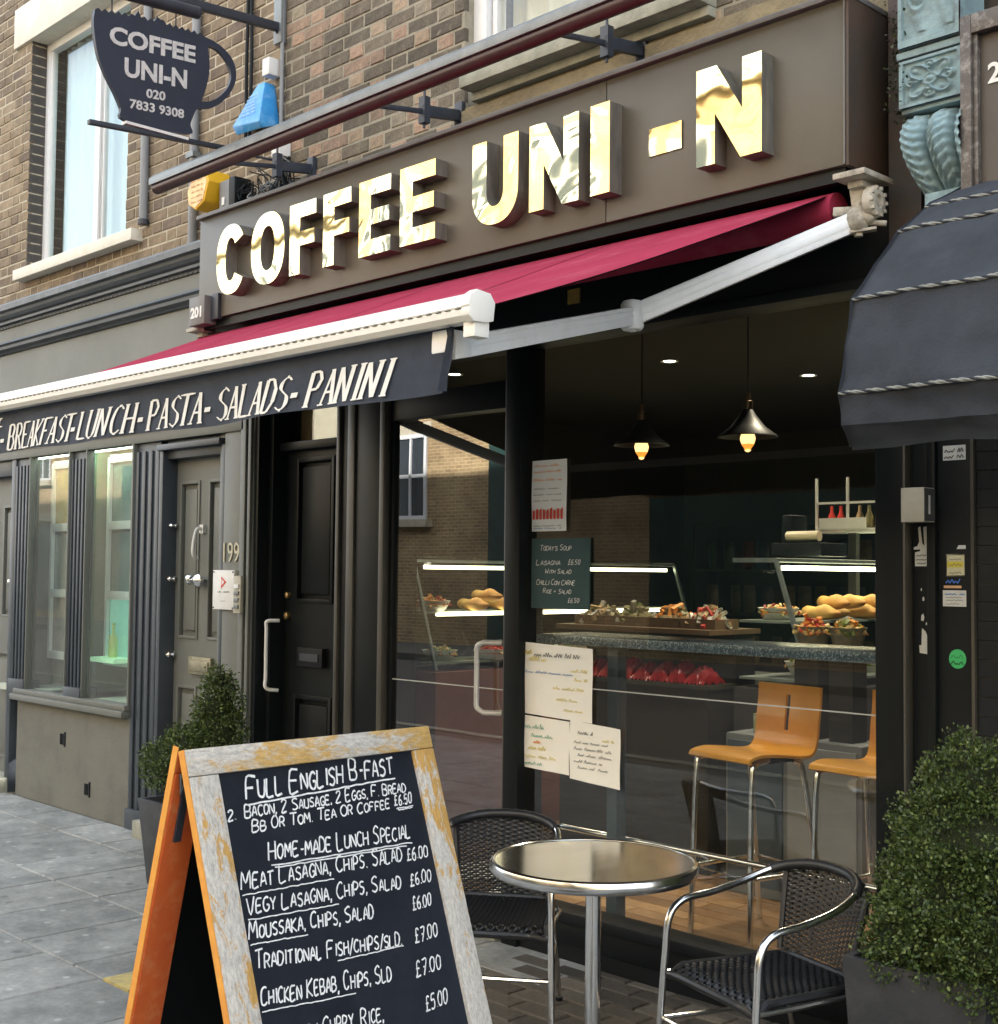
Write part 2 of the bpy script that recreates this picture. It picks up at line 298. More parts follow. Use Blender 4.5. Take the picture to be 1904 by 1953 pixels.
M['woodO']=wood('flaking_ochre_wood',(.62,.58,.52),(.64,.40,.13),None,30,(1,.2,1),.90)
M['woodR']=pbr('red_orange_paint',(.58,.115,.022),(.50,.085,.018),7,.6,bump=.25,dirt=(.62,.36,.16),dscale=30,damt=.35)
M['woodE']=pbr('orange_timber_edge',(.72,.34,.06),(.62,.26,.05),20,.6,bump=.2)
def leafmat(name,a,b_,c):
    mt,nt,b=newmat(name); at=nt.nodes.new('ShaderNodeAttribute'); at.attribute_name='tone'
    r=ramp(nt,at.outputs['Fac'],[(0,a),(.55,b_),(1,c)]); nt.links.new(r.outputs[0],b.inputs['Base Color']); b.inputs['Roughness'].default_value=.42
    tl=nt.nodes.new('ShaderNodeBsdfTranslucent'); nt.links.new(r.outputs[0],tl.inputs[0]); mx=nt.nodes.new('ShaderNodeMixShader'); mx.inputs[0].default_value=.2
    nt.links.new(b.outputs[0],mx.inputs[1]); nt.links.new(tl.outputs[0],mx.inputs[2]); nt.links.new(mx.outputs[0],nt.nodes['Material Output'].inputs[0]); return mt
M['leaf']=leafmat('box_leaf',(.026,.046,.014),(.075,.115,.028),(.21,.27,.08))
# ------------------------------------------------------------ stroke lettering (hand-written capitals)
FONT={'A':'0,0 2,6 4,0;.8,2.1 3.3,2.1','B':'0,0 0,6 2.6,6 3.4,5 2.6,3.2 0,3.2;2.6,3.2 3.8,1.8 2.8,0 0,0','C':'3.8,5.2 2.6,6 .9,5.4 0,3 .8,.6 2.4,0 3.8,.8','D':'0,0 0,6 2.2,6 3.8,4.2 3.8,1.8 2.2,0 0,0','E':'3.6,6 .1,6 0,0 3.6,0;0,3.1 2.8,3.1','F':'3.8,6 .1,6 0,0;0,3.1 2.8,3.1','G':'3.7,5.2 2.5,6 .8,5.2 0,3 .9,.5 2.6,0 3.8,1 3.8,2.6 2.3,2.6','H':'0,0 0,6;3.8,0 3.8,6;0,3 3.8,3','I':'1,0 1,6','J':'3,6 3,1.2 2,0 .6,.3 0,1.5','K':'0,0 0,6;3.6,6 .1,2.8 3.8,0','L':'0,6 0,0 3.4,0','M':'0,0 .5,6 2.4,2 4.2,6 4.8,0','N':'0,0 0,6 3.7,0 3.8,6','O':'2,6 .5,5 0,3 .6,.8 2,0 3.5,1 4,3 3.4,5.1 2,6','P':'0,0 0,6 2.6,6 3.7,4.6 2.6,3 0,2.9','Q':'2,6 .5,5 0,3 .6,.8 2,0 3.5,1 4,3 3.4,5.1 2,6;2.4,1.6 4,-.4','R':'0,0 0,6 2.6,6 3.6,4.7 2.6,3.1 0,3;1.5,3.1 3.8,0','S':'3.6,5.3 2.2,6 .5,5.2 .4,4 1.8,3.2 3.3,2.4 3.5,.9 2,0 .1,.7','T':'-.2,6 4.2,6;2,6 2,0','U':'0,6 .1,1.4 1.2,0 2.8,.1 3.7,1.4 3.8,6','V':'0,6 1.9,0 3.9,6','W':'0,6 1,0 2.4,4 3.8,0 5,6','X':'0,0 3.7,6;0,6 3.8,0','Y':'0,6 1.9,3 1.9,0;3.9,6 1.9,3','Z':'0,6 3.7,6 0,0 3.8,0','0':'1.8,6 .4,5 0,3 .5,.8 1.8,0 3.1,.9 3.5,3 3.1,5.1 1.8,6','1':'.6,4.8 1.6,6 1.6,0','2':'.2,4.8 1.4,6 3,5.4 3.1,4 0,0 3.6,.1','3':'.3,5.6 2.8,5.6 1.4,3.4 3,2.4 2.8,.6 1.2,0 0,.8','4':'2.6,0 2.6,6 0,2 3.6,2','5':'3.2,6 .6,6 .3,3.4 2.4,3.6 3.3,2 2.4,.2 .1,.3','6':'3,5.9 1,4.6 .1,2 1,0 2.8,.2 3.3,1.8 2.2,3.1 .4,2.2','7':'0,6 3.4,6 1.4,0;.8,3 3,3','8':'1.7,3.1 .4,4.4 1.2,6 2.6,5.7 2.8,4.4 .2,1.8 1,0 2.8,.1 3.3,1.7 1.7,3.1','9':'3.1,4.2 1.4,3 .1,4.4 1.2,6 3,5.6 3.2,3.6 2.6,0','£':'3.4,5.2 2.4,6 1.2,5.2 1.2,1 0,0 3.8,.2;.1,3 2.8,3','.':'.6,0 .8,.5',',':'.8,.6 .3,-1.1','-':'.4,2.8 2.6,2.9','/':'-.3,-1 3,7','+':'.2,3 3.2,3;1.7,4.5 1.7,1.5',"'":'.8,6.2 .5,4.8','&':'3.8,0 .8,4.6 1.6,6 2.6,5 .3,1.6 1.2,0 3.6,2.2'}
def strokes(text,x0,x1,y,h,fn,mb,w=.0025,slant=.22,mi=0,jit=.05,rnd=random.Random(3),smallcaps=True,slope=0):
    """writes text between x0 and x1 in the plane fn(u,v,d) as thin ribbons"""
    adv=[];prev=' '
    for ch in text:
        big=not smallcaps or prev in ' ' ; 
        if ch==' ': adv.append((ch,2.6,1)); prev=ch; continue
        sc=1. if (big or ch in '£0123456789') else .78
        wd={'I':2.2,'M':6,'W':6.2,'.':2,',':2,"'":1.8,'-':3.9,'/':3.6,'1':3}.get(ch,5.0)
        adv.append((ch,wd*sc,sc)); prev=ch
    tot=sum(a[1] for a in adv); k=(x1-x0)/tot; x=x0
    for ch,wd,sc in adv:
        g=FONT.get(ch)
        if g:
            dy=rnd.uniform(-.04,.04)*h; js=1+rnd.uniform(-.06,.06)
            for st in g.split(';'):
                pts=[]
                for q in st.split():
                    a,b=map(float,q.split(',')); a+=rnd.uniform(-jit,jit)*2.5; b+=rnd.uniform(-jit,jit)*2.5
                    yy=b/6*h*sc*js; pts.append((x+a*k*sc+yy*slant, y+dy+yy+slope*(x-x0)))
                if len(pts)>2: 
                    cm=catmull([(p[0],p[1],0) for p in pts],3); pts=[(p[0],p[1]) for p in cm]
                L=[];Rr=[]
                for i,p in enumerate(pts):
                    a=pts[max(0,i-1)];b=pts[min(len(pts)-1,i+1)];dx=b[0]-a[0];dy2=b[1]-a[1];l=math.hypot(dx,dy2) or 1
                    ww=w*(.8+.4*rnd.random())/2; L.append(fn(p[0]-dy2/l*ww,p[1]+dx/l*ww,0));Rr.append(fn(p[0]+dy2/l*ww,p[1]-dx/l*ww,0))
                n=len(pts); mb.add(L+Rr,[(i,i+1,n+i+1,n+i) for i in range(n-1)],mi)
        x+=wd*k
def scribble(x0,x1,y,h,fn,mb,w=.002,mi=0,rnd=random.Random(5)):
    x=x0
    while x<x1-.01:
        wl=min(x1-x,rnd.uniform(.03,.07)); n=max(4,int(wl/.006)); pts=[(x+wl*i/n+rnd.uniform(-.002,.002),y+(h if i%2 else 0)*rnd.uniform(.3,1)) for i in range(n+1)]
        for i in range(n):
            a=pts[i];b=pts[i+1];dx=b[0]-a[0];dy=b[1]-a[1];l=math.hypot(dx,dy) or 1;ox=-dy/l*w/2;oy=dx/l*w/2
            mb.add([fn(a[0]+ox,a[1]+oy,0),fn(b[0]+ox,b[1]+oy,0),fn(b[0]-ox,b[1]-oy,0),fn(a[0]-ox,a[1]-oy,0)],[(0,1,2,3)],mi)
        x+=wl+rnd.uniform(.008,.016)
def typeset(text,size,fn,mb,bold=0,ext=0,shear=0,sx=1,mi=0,align='LEFT',spacing=1,width=None,x0=0,y0=0):
    """printed lettering: outlines of the built-in face turned into a mesh laid in the plane fn(u,v,d)"""
    cu=bpy.data.curves.new('t','FONT'); cu.body=text; cu.size=size; cu.offset=bold; cu.extrude=ext; cu.shear=shear; cu.space_character=spacing; cu.resolution_u=3; cu.align_x='LEFT'
    ob=bpy.data.objects.new('t',cu); COL.objects.link(ob); dg=bpy.context.evaluated_depsgraph_get(); me=bpy.data.meshes.new_from_object(ob.evaluated_get(dg))
    vs=[v.co.copy() for v in me.vertices]; fs=[tuple(p.vertices) for p in me.polygons]
    bpy.data.objects.remove(ob); bpy.data.curves.remove(cu); bpy.data.meshes.remove(me)
    if not vs: return
    a=min(v.x for v in vs); b=max(v.x for v in vs); k=sx if width is None else width/(b-a)
    off={'LEFT':0,'CENTER':-(b-a)*k/2}[align]
    mb.add([fn(x0+off+(v.x-a)*k,y0+v.y,-v.z) for v in vs],fs,mi)

def seriftext(text,x0,x1,y,h,fn,mb,wv=.0185,wh=.0065,shear=.40,mi=0):
    W_={'I':3.2,'M':7.2,'W':7.2,'N':6.2,'H':6.2,'L':4.8,'F':4.8,'E':5,'S':4.6,'T':5.4,'-':3.5}
    tot=sum(W_.get(c,5.4) for c in text); k=(x1-x0)/tot; x=x0
    for ch in text:
        if ch=='É': g=FONT['E']+';1.4,7 2.8,8'
        else: g=FONT.get(ch,'')
        wd=W_.get(ch,5.4)
        P_=lambda a,b:(x+(a+.4)*k+ b/6*h*shear, y+b/6*h)
        for st in g.split(';'):
            raw=[tuple(map(float,q.split(','))) for q in st.split()]
            curved=ch in 'CSUBRPDGO' and len(raw)>3
            pts=[(p.x,p.y) for p in catmull([Vector(r) for r in raw],4)] if curved and ch in 'CSU' else raw
            for i in range(len(pts)-1):
                (a,b),(c,d)=pts[i],pts[i+1]; vert=abs(d-b)/(math.hypot(c-a,d-b)+1e-9)
                w=wh+(wv-wh)*vert**1.5
                if (c-a)*(d-b)>0 and vert>.4 and ch in 'AVMWY' : w*=.55
                p=P_(a,b);q=P_(c,d)
                if vert>.35: mb.add([fn(p[0]-w/2,p[1],0),fn(p[0]+w/2,p[1],0),fn(q[0]+w/2,q[1],0),fn(q[0]-w/2,q[1],0)],[(0,1,2,3)],mi)
                else: mb.add([fn(p[0],p[1]-w/2,0),fn(q[0],q[1]-w/2,0),fn(q[0],q[1]+w/2,0),fn(p[0],p[1]+w/2,0)],[(0,1,2,3)],mi)
            for (a,b) in (raw[0],raw[-1]):
                if (b<.2 or b>5.8) and ch not in 'CSOGBD' : p=P_(a,b); e=-.0 if b<1 else 0; mb.add([fn(p[0]-.013,p[1]-.002,-.0004),fn(p[0]+.013,p[1]-.002,-.0004),fn(p[0]+.013,p[1]+.002,-.0004),fn(p[0]-.013,p[1]+.002,-.0004)],[(0,1,2,3)],mi)
        x+=wd*k
def pxl(p):
    d=Vector(p)-CAMP; z=d.dot(FW)
    if z<.1: return (-1e5,-1e5,z)
    return (952+2500*d.dot(RT)/z, 976.5-2500*d.dot(UP)/z, z)
def seen(p,mg=60):
    x,y,z=pxl(p); return z>.1 and -mg<x<1904+mg and -mg<y<1953+mg
def tidy(name,meshes,insts,parent,mats,limit=300,stuffname=None,**k):
    """insts: (meshkey, location) largest first -> parts that share meshes; the rest joined into one part"""
    insts.sort(key=lambda t:-t[2])
    root=parent
    while root.parent is not None: root=root.parent
    off=root.location; cache={}
    for key,loc,size,build,tone in insts[:limit]:
        if key not in cache: 
            mb=MB(); build(mb,0,0,0,tone); cache[key]=to_mesh(mb,name,mats,tone=True,**k)
        link(name,cache[key],parent,loc=Vector(loc)-off)
    if insts[limit:]:
        mb=MB()
        for key,loc,size,build,tone in insts[limit:]: build(mb,*loc,tone)
        link(stuffname or name+'work',to_mesh(mb,stuffname or name,mats,tone=True),parent,kind='stuff',loc=-off)
def brickwall(parent,mat,mort,x0,x1,z0,z1,y,holes,tonefn,course=.0715,st=.213,hd=.104,j=.0105,seed=1):
    rnd=random.Random(seed); insts=[]
    for r in range(int((z1-z0)/course)+1):
        z=z0+r*course; x=x0-(r%2)*(st+j+ (hd-st)/2) ; k=r%2; x=x0-.3+(0 if r%2==0 else -(st+hd)/2-j)
        k=0
        while x<x1:
            L=st if k%2==0 else hd
            a,b=max(x,x0),min(x+L,x1); zc=z+course/2; ok=b-a>.02
            for hx0,hx1,hz0,hz1 in holes:
                if hz0<zc<hz1:
                    if a>=hx0-.001 and b<=hx1+.001: ok=False
                    elif a<hx0<b: b=hx0
                    elif a<hx1<b: a=hx1
                    if b-a<.02: ok=False
            if ok and (seen((a,y,zc)) or seen((b,y,zc)) or seen((a,y,zc-.1),120)):
                w=round(b-a,3); t=tonefn(rnd,k%2,(a+b)/2,zc); t=round(t*7)/7; var=rnd.randrange(3)
                def build(mb,X,Y,Z,tone,w=w,var=var,h=course-j):
                    o=[.0012,-.0012,.002][var]; e=.0035; q=random.Random(var*7+int(w*1000))
                    v=[]
                    for yy,ins in ((.03,0),(e+o,0),(o,e)):
                        for sx,sz in ((0,0),(1,0),(1,1),(0,1)):
                            v.append((X+(ins if sx==0 else w-ins)+q.uniform(-.0012,.0012),Y+yy,Z+(ins if sz==0 else h-ins)+q.uniform(-.0012,.0012)))
                    f=[(8,9,10,11)]+[(i,(i+1)%4,4+(i+1)%4,4+i) for i in range(4)]+[(4+i,4+(i+1)%4,8+(i+1)%4,8+i) for i in range(4)]
                    mb.add(v,f,0,tone)
                d=(Vector(((a+b)/2,y,zc))-CAMP).length; vis=1 if seen(((a+b)/2,y,zc),10) else .2
                insts.append(((w,t,var),(a,y+rnd.uniform(-.002,.002),z+j/2),vis*w/d,build,t))
            x+=L+j; k+=1
    tidy('brick',None,insts,parent,mat,300,'brickwork',recalc=False)
    # mortar bed behind the faces, with the window openings left open
    mb=MB(); xs=sorted({x0,x1,*[h for q in holes for h in q[:2]]}); zs=sorted({z0,z1,*[min(max(h,z0),z1) for q in holes for h in q[2:]]})
    for i in range(len(xs)-1):
        for k in range(len(zs)-1):
            cx,cz=(xs[i]+xs[i+1])/2,(zs[k]+zs[k+1])/2
            if zs[k+1]-zs[k]>.001 and not any(a<cx<b and c<cz<d for a,b,c,d in holes): mb.box(xs[i],xs[i+1],y+.0045,y+.10,zs[k],zs[k+1])
    part('mortar_bed',mb,mort,parent)
def fy(Y0): return lambda u,v,d:(u,Y0+d,v)
def fx(X0): return lambda u,v,d:(X0-d,u,v)
G=.05   # level of the pavement
YB=.05  # face of the upper brickwork
# ============================================================ ground
mb=MB(); mb.box(-60,40,-4.7,.6,-.3,G-.012); pav=struct('pavement',mb,M['bed'])
insts=[];rnd=random.Random(11)
def slabbuild(w,d):
    def b(mb,X,Y,Z,t):
        e=.006; v=[(X+i,Y+j,Z+k) for (i,j,k) in ((0,0,-.03),(w,0,-.03),(w,d,-.03),(0,d,-.03),(0,0,-e),(w,0,-e),(w,d,-e),(0,d,-e),(e,e,0),(w-e,e,0),(w-e,d-e,0),(e,d-e,0))]
        mb.add(v,[(8,9,10,11)]+[(i,(i+1)%4,4+(i+1)%4,4+i) for i in range(4)]+[(4+i,4+(i+1)%4,8+(i+1)%4,8+i) for i in range(4)],0,t)
    return b
ys=[-.34,-.92,-1.5,-2.08,-2.66,-3.24,-3.82,-4.4]
for r in range(len(ys)-1):
    x=-12.02+(.23 if r%2 else 0)
    while x<-.5:
        w=.60 if False else .46
        if rnd.random()<.3: w=.69
        nx=x+w
        cx=(x+nx)/2;cy=(ys[r]+ys[r+1])/2
        if not(-3.75<cx<-1.2 and cy>-1.3):
            t=round(rnd.random()*6)/6; insts.append(((round(w,2),t),(x+.004,ys[r+1]+.004,G+rnd.uniform(-.001,.0015)),(1 if seen((cx,cy,G),100) else .1)*w/(Vector((cx,cy,G))-CAMP).length,slabbuild(w-.008,.572),t))
        x=nx
tidy('paving_slab',None,insts,pav,M['slab'],300,'paving_field',recalc=False)
# strip of small slabs along the building and dark pavers under the cafe table
insts=[];x=-12.
while x<-3.9:
    w=rnd.choice((.3,.42,.55)); t=round(rnd.random()*4)/4; insts.append(((round(w,2),t,'k'),(x+.003,-.336,G+.002),w/8,slabbuild(w-.006,.33),t)); x+=w
tidy('kerb_slab',None,insts,pav,M['slab'],300,'kerb_slabs',recalc=False)
insts=[]
for r in range(13):
    y=-1.32+r*.104; x=-3.9+(r%2)*.105
    while x<-1.0:
        t=round(rnd.random()*5)/5; insts.append((('p',t),(x,y,G+.001+rnd.uniform(-.002,.002)),(1 if seen((x,y,G),10) else .05)/(Vector((x,y,G))-CAMP).length,slabbuild(.204,.098),t)); x+=.21
tidy('paver',None,insts,pav,M['sett'],300,'paver_field',recalc=False)
mb=MB(); mb.box(-4.64,-4.45,-1.50,-1.37,G-.01,G+.004); link('tactile_marker',to_mesh(mb,'tactile_marker',pbr('yellow_marker',(.52,.40,.12),(.32,.27,.14),20,.8)),pav)
pa=MB(); pa.add([(-6.6,-1.42,G+.004),(-5.6,-1.34,G+.004),(-4.95,-1.12,G+.004),(-4.9,-.62,G+.004),(-5.6,-.7,G+.004),(-6.3,-.95,G+.004)],[(0,1,2,3,4,5)])
mb=MB(); mb.box(-60,40,-4.85,-4.7,-.3,G); struct('kerb',mb,M['stoneG'],bevel=.01)
mb=MB(); mb.box(-80,60,-12.4,-4.85,-.35,-.08); struct('road',mb,M['asph'])
mb=MB(); mb.box(-80,60,-14.9,-12.4,-.3,G); struct('far_pavement',mb,M['bed'])
mb=MB(); mb.box(-150,120,-150,150,-.6,-.4); struct('ground',mb,M['asph'])
# ============================================================ the building on the left (199)
LB=thing('shop_building','brown brick terraced building numbered 199 with olive grey shopfront, left of the cafe','building',(-7.5,.3,0))
def tL(r,k,x,z): return min(1,max(0,r.gauss(.5,.24)))
brickwall(LB,M['brickL'],M['mortarL'],-12.0,-5.83,3.43,6.6,YB,[(-8.945,-7.52,3.695,5.365),(-9.2,-7.3,5.36,5.66)],tL,seed=3)
mb=MB()
mb.box(-40,-9.5,.15,.5,6.0,12.0); mb.box(-40,-12.0,.15,.5,0,6.0); mb.box(-9.5,-5.83,.16,.5,6.6,12.0); mb.box(-40,-5.83,.5,9,6.2,12.0); mb.box(-40,-12,.5,9,0,6.2)
part('upper_wall',mb,M['brickL'],LB,tone=True)
# window with pale lintel and sill
def group_part(name,parent,label=None): return link(name,None,parent,label=label)
w1=group_part('window',LB)
mb=MB(); mb.box(-9.20,-7.30,.028,.2,5.365,5.655); part('lintel',mb,M['stone'],w1,bevel=.006)
mb=MB(); mb.box(-8.985,-7.30,-.03,.16,3.625,3.70); part('sill',mb,M['stone'],w1,bevel=.005)
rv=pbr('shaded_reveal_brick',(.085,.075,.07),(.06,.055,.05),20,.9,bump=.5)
insts=[]
for r in range(24):
    z=3.70+r*.0715
    mb2=None
    t=.5
    def b(mb,X,Y,Z,t): mb.box(X,X+.02,Y,Y+.108,Z,Z+.061)
    link('reveal_brick',(bpy.data.meshes.get('reveal_brick') or (lambda m_:(b(m_,0,0,0,0),to_mesh(m_,'reveal_brick',rv))[1])(MB())),w1).location=(-8.963-LB.location.x,YB+.004-LB.location.y,z)
mb=MB(); mb.box(-8.99,-8.952,YB+.008,.17,3.70,5.365); part('reveal_mortar',mb,M['mortarL'],w1)
mb=MB(); mb.box(-7.52,-7.49,YB+.01,.3,3.70,5.365); part('reveal_side',mb,M['brickL'],w1,tone=True)
fr=MB(); X0,X1,Z0,Z1=-8.955,-7.52,3.70,5.365; Yf=.165
fr.box(X0,X0+.055,Yf,Yf+.06,Z0,Z1); fr.box(X1-.075,X1,Yf,Yf+.06,Z0,Z1); fr.box(X0+.055,X1-.075,Yf,Yf+.06,Z0,Z0+.05); fr.box(X0+.055,X1-.075,Yf,Yf+.06,Z1-.06,Z1)
part('frame',fr,M['upvc'],w1,bevel=.004)
mb=MB(); mb.box(-8.17,-8.105,Yf-.008,Yf+.055,Z0+.05,Z1-.06); mb.box(-8.105,-8.09,Yf+.005,Yf+.05,Z0+.05,Z1-.06,1); part('mullion',mb,[M['upvc'],M['ironG']],w1,bevel=.003)
mb=MB(); mb.box(X0+.055,X0+.085,Yf+.01,Yf+.05,Z0+.05,Z1-.06); part('sash',mb,M['upvc'],w1,bevel=.003); mb=MB(); mb.box(-8.09,-8.075,Yf+.01,Yf+.05,Z0+.05,Z1-.06); part('sash',mb,M['upvc'],w1,bevel=.003)
for a,b in ((X0+.085,-8.17),(-8.075,X1-.075)):
    mb=MB(); mb.add([(a,Yf+.025,Z0+.05),(b,Yf+.025,Z0+.05),(b,Yf+.025,Z1-.06),(a,Yf+.025,Z1-.06)],[(0,1,2,3)]); part('pane',mb,M['glassU'],w1)
mb=MB(); mb.grid(lambda u,v:(X0+.05+u*1.35,.30+.014*math.sin(u*75)+.006*math.sin(u*31),Z0+.03+v*1.62),140,2); part('net_curtain',mb,pbr('net_curtain',(.74,.82,.82),(.66,.76,.77),6,.9,stretch=(3,1,.3)),w1,smooth=True,recalc=False)
mb=MB(); mb.box(X0,X1,.5,.52,Z0,Z1); mb.box(X0,X1,.3,.5,Z0-.02,Z0); part('room_back',mb,M['roomO'],w1)
# cornice and fascia: moulded profile swept along the front
def sweep(prof,x0,x1): # prof: (y,z) outline, closed
    mb=MB(); n=len(prof); mb.add([(x0,y,z) for y,z in prof]+[(x1,y,z) for y,z in prof],[tuple(range(n)),tuple(range(2*n-1,n-1,-1))]+[(i,n+i,n+(i+1)%n,(i+1)%n) for i in range(n)]); return mb
XC0,XC1=-12,-6.10
part('cornice_flashing',sweep([(.06,3.47),(-.115,3.44),(-.125,3.425),(-.125,3.39),(-.10,3.385),(.06,3.385)],XC0,XC1),M['lead'],LB)
part('cornice',sweep([(.06,3.385),(-.095,3.384),(-.09,3.365),(-.078,3.345),(-.06,3.335),(-.06,3.318),(-.035,3.312),(-.03,3.295),(.06,3.295)],XC0,XC1),M['greyD'],LB)
mb=sweep([(.06,3.294),(-.02,3.294),(-.02,3.195),(.06,3.195)],XC0,XC1)
part('frieze_board',mb,M['grey'],LB)
d=MB(); x=XC0
while x<XC1-.04: d.box(x,x+.022,-.034,-.02,3.296,3.312); x+=.052
link('dentil_course',to_mesh(d,'dentil_course',M['greyD']),LB,kind='stuff').location=(-LB.location.x,-LB.location.y,0)
part('architrave',sweep([(.06,3.194),(-.055,3.193),(-.062,3.178),(-.048,3.165),(-.045,3.145),(-.02,3.13),(-.012,3.118),(.06,3.118)],XC0,XC1),M['greyD'],LB)
mb=MB(); mb.box(XC0,-6.10,.004,.06,2.43,3.118); part('fascia_board',mb,M['grey'],LB)
mb=MB(); mb.box(XC0,-5.93,-.012,.06,2.36,2.43); mb.box(XC0,-6.31,-.03,.004,2.425,2.445); part('head_moulding',mb,M['grey'],LB,bevel=.004)
# pilasters with reeded faces
def pilaster(xa,xb,z0=G+.0,z1=2.36,label=None,reeds=4,mat='greyD',y=-.0):
    p=MB(); p.box(xa,xb,y+.012,.05 if z0>.5 else .12,z0,z1); n=reeds; w=(xb-xa)/(2*n+1)
    for i in range(n+1):
        a=xa+i*2*w
        p.box(a,a+w,y-.001,y+.012,z0+.12,z1-.05)
    p.box(xa-.004,xb+.004,y-.022,y+.1,z0,z0+.12)
    return part('pilaster',p,M[mat],LB,bevel=.004,label=label)
pilaster(-8.90,-8.665,.72); pilaster(-8.07,-7.845,.72); pilaster(-7.23,-6.95,G,reeds=3)
mb=MB(); 
for a,b in ((-8.665,-8.652),(-8.085,-8.070),(-7.845,-7.832),(-7.25,-7.232)):
    mb=MB(); mb.box(a,b,-.014,.03,.78,2.36); part('window_bead',mb,M['grey'],LB,bevel=.003)
# stallriser with sill and two small air vents
mb=MB(); mb.box(-8.78,-7.23,.0,.2,G,.705); part('stall_riser',mb,M['riser'],LB)
mb=MB(); mb.box(-8.80,-7.235,-.055,.06,.705,.745); mb.box(-8.79,-7.235,-.035,.06,.745,.78); part('shop_sill',mb,M['grey'],LB,bevel=.006)
for (vx,vz) in ((-8.13,.46),(-7.78,.18)):
    v=MB(); 
    for k in range(4): v.box(vx+k*.016,vx+k*.016+.008,-.004,.0,vz,vz+.07,0)
    v.box(vx+.062,vx+.075,-.007,.0,vz-.01,vz+.085,0)
    part('air_vent',v,M['blackM'],LB)
# two narrow display windows
def display(xa,xb,cols,bottle):
    g=group_part('display_window',LB)
    mb=MB(); mb.add([(xa,.022,.78),(xb,.022,.78),(xb,.022,2.36),(xa,.022,2.36)],[(0,1,2,3)]); part('pane',mb,M['glassG'],g)
    mb=MB(); mb.box(xa-.6,xb+.3,.62,.64,.6,2.45); mb.box(xa-.6,xb+.3,.06,.62,.74,.78); mb.box(xa-.6,xb+.3,.06,.62,2.42,2.45); part('display_back',mb,pbr('display_back',(.46,.50,.43),(.40,.44,.37),2,.8),g)
    mb=MB(); mb.box(xa-.36,xa-.31,.06,.60,.78,2.42) ; part('side_board',mb,pbr('green_side_board',(.20,.29,.23),(.24,.28,.19),2,.6),g)
    mb=MB(); mb.box(xa-.30,xb+.1,.09,.12,2.36,2.385); part('display_lamp',mb,bpy.data.materials.get('display_lamp') or pbr('display_lamp',(.8,1,.85),None,3,.5,emit=(.92,1,.86),es=2.2),g)
    px=xa-.20; pw=.36
    wf=MB(); wf.box(px,px+.03,.235,.26,.97,2.34); wf.box(px+pw-.0,px+pw+.03,.235,.26,.97,2.34)
    for z in (.97,1.40,1.86,2.30): wf.box(px+.03,px+pw,.235,.26,z,z+.055)
    part('picture_frame',wf,M['upvc'],g,bevel=.002)
    for k,(z,c) in enumerate(zip((1.025,1.455,1.915),cols)):
        mb=MB(); mb.box(px+.03,px+pw,.262,.268,z,z+.385); 
        part('picture',mb,c,g)
    if bottle:
        b=MB(); b.lathe([(.001,0),(.028,0),(.03,.01),(.03,.11),(.024,.135),(.009,.155),(.009,.20),(.012,.205),(.012,.22),(.001,.222)],(px+.19,.205,1.03),16)
        bo=link('perfume_bottle',to_mesh(b,'perfume_bottle',pbr('lime_bottle',(.45,.60,.18),(.55,.66,.25),6,.15),smooth=True),None,'slim lime coloured bottle displayed low in the right-hand shop window','bottle')
        mb=MB(); mb.box(px+.03,px+pw,.12,.262,1.0,1.028); part('bottle_shelf',mb,pbr('mint_shelf',(.45,.75,.5),None,5,.4,emit=(.45,.85,.5),es=.10),g)
def pic(n,a,b,sc=5,es=0,e=(1,1,1)): return pbr(n,a,b,sc,.6,emit=e if es else None,es=es)
display(-8.652,-8.085,[pic('sketch_picture',(.42,.36,.32),(.30,.30,.28),9),pic('grey_picture',(.28,.32,.31),(.20,.26,.26),4),pic('orange_picture',(.55,.32,.12),(.42,.38,.14),3)],False)
display(-7.832,-7.25,[pic('mint_lightbox',(.20,.50,.42),(.16,.42,.34),2,.06,(.35,.9,.7)),pic('dark_teal_picture',(.10,.17,.155),(.15,.22,.20),5),pic('teal_tree_picture',(.12,.19,.18),(.19,.26,.25),6)],True)
# panelled doors
def paneldoor(parent,xa,xb,y,z0,z1,mat,panels,mould=.018,depth=.02):
    d=MB(); zs=sorted({z0,z1,*[v for p in panels for v in p[2:]]}); xs=sorted({xa,xb,*[v for p in panels for v in p[:2]]})
    for i in range(len(xs)-1):
        for k in range(len(zs)-1):
            cx,cz=(xs[i]+xs[i+1])/2,(zs[k]+zs[k+1])/2; ins=any(a<cx<b and c<cz<e for a,b,c,e in panels)
            d.box(xs[i],xs[i+1],y+(depth if ins else 0),y+.045,zs[k],zs[k+1])
    o=part('door_leaf',d,M[mat],parent)
    for a,b,c,e in panels:
        q=MB()
        for (x0_,x1_,z0_,z1_) in ((a,a+mould,c,e),(b-mould,b,c,e),(a+mould,b-mould,c,c+mould),(a+mould,b-mould,e-mould,e)): q.box(x0_,x1_,y-.008,y+depth,z0_,z1_)
        q.box(a+.045,b-.045,y+.004,y+depth,c+.05,e-.05)
        part('door_panel',q,M[mat],parent,bevel=.003)
    return o
D1=group_part('door',LB)
paneldoor(D1,-6.925,-6.27,.10,G+.1,2.25,'grey',[(-6.86,-6.645,1.20,2.12),(-6.55,-6.31,1.20,2.12),(-6.86,-6.645,.22,.93),(-6.55,-6.31,.22,.93)])
mb=MB(); mb.box(-6.945,-6.905,.0,.14,G,2.30); mb.box(-6.27,-6.24,.0,.14,G,2.30); mb.box(-6.905,-6.27,.03,.14,2.25,2.36); mb.box(-6.95,-6.27,-.02,.03,2.30,2.335); part('door_frame',mb,M['greyD'],D1,bevel=.004)
mb=MB(); mb.box(-6.96,-6.24,-.12,.15,G-.03,G+.10); part('door_step',mb,M['stoneG'],D1,bevel=.008)
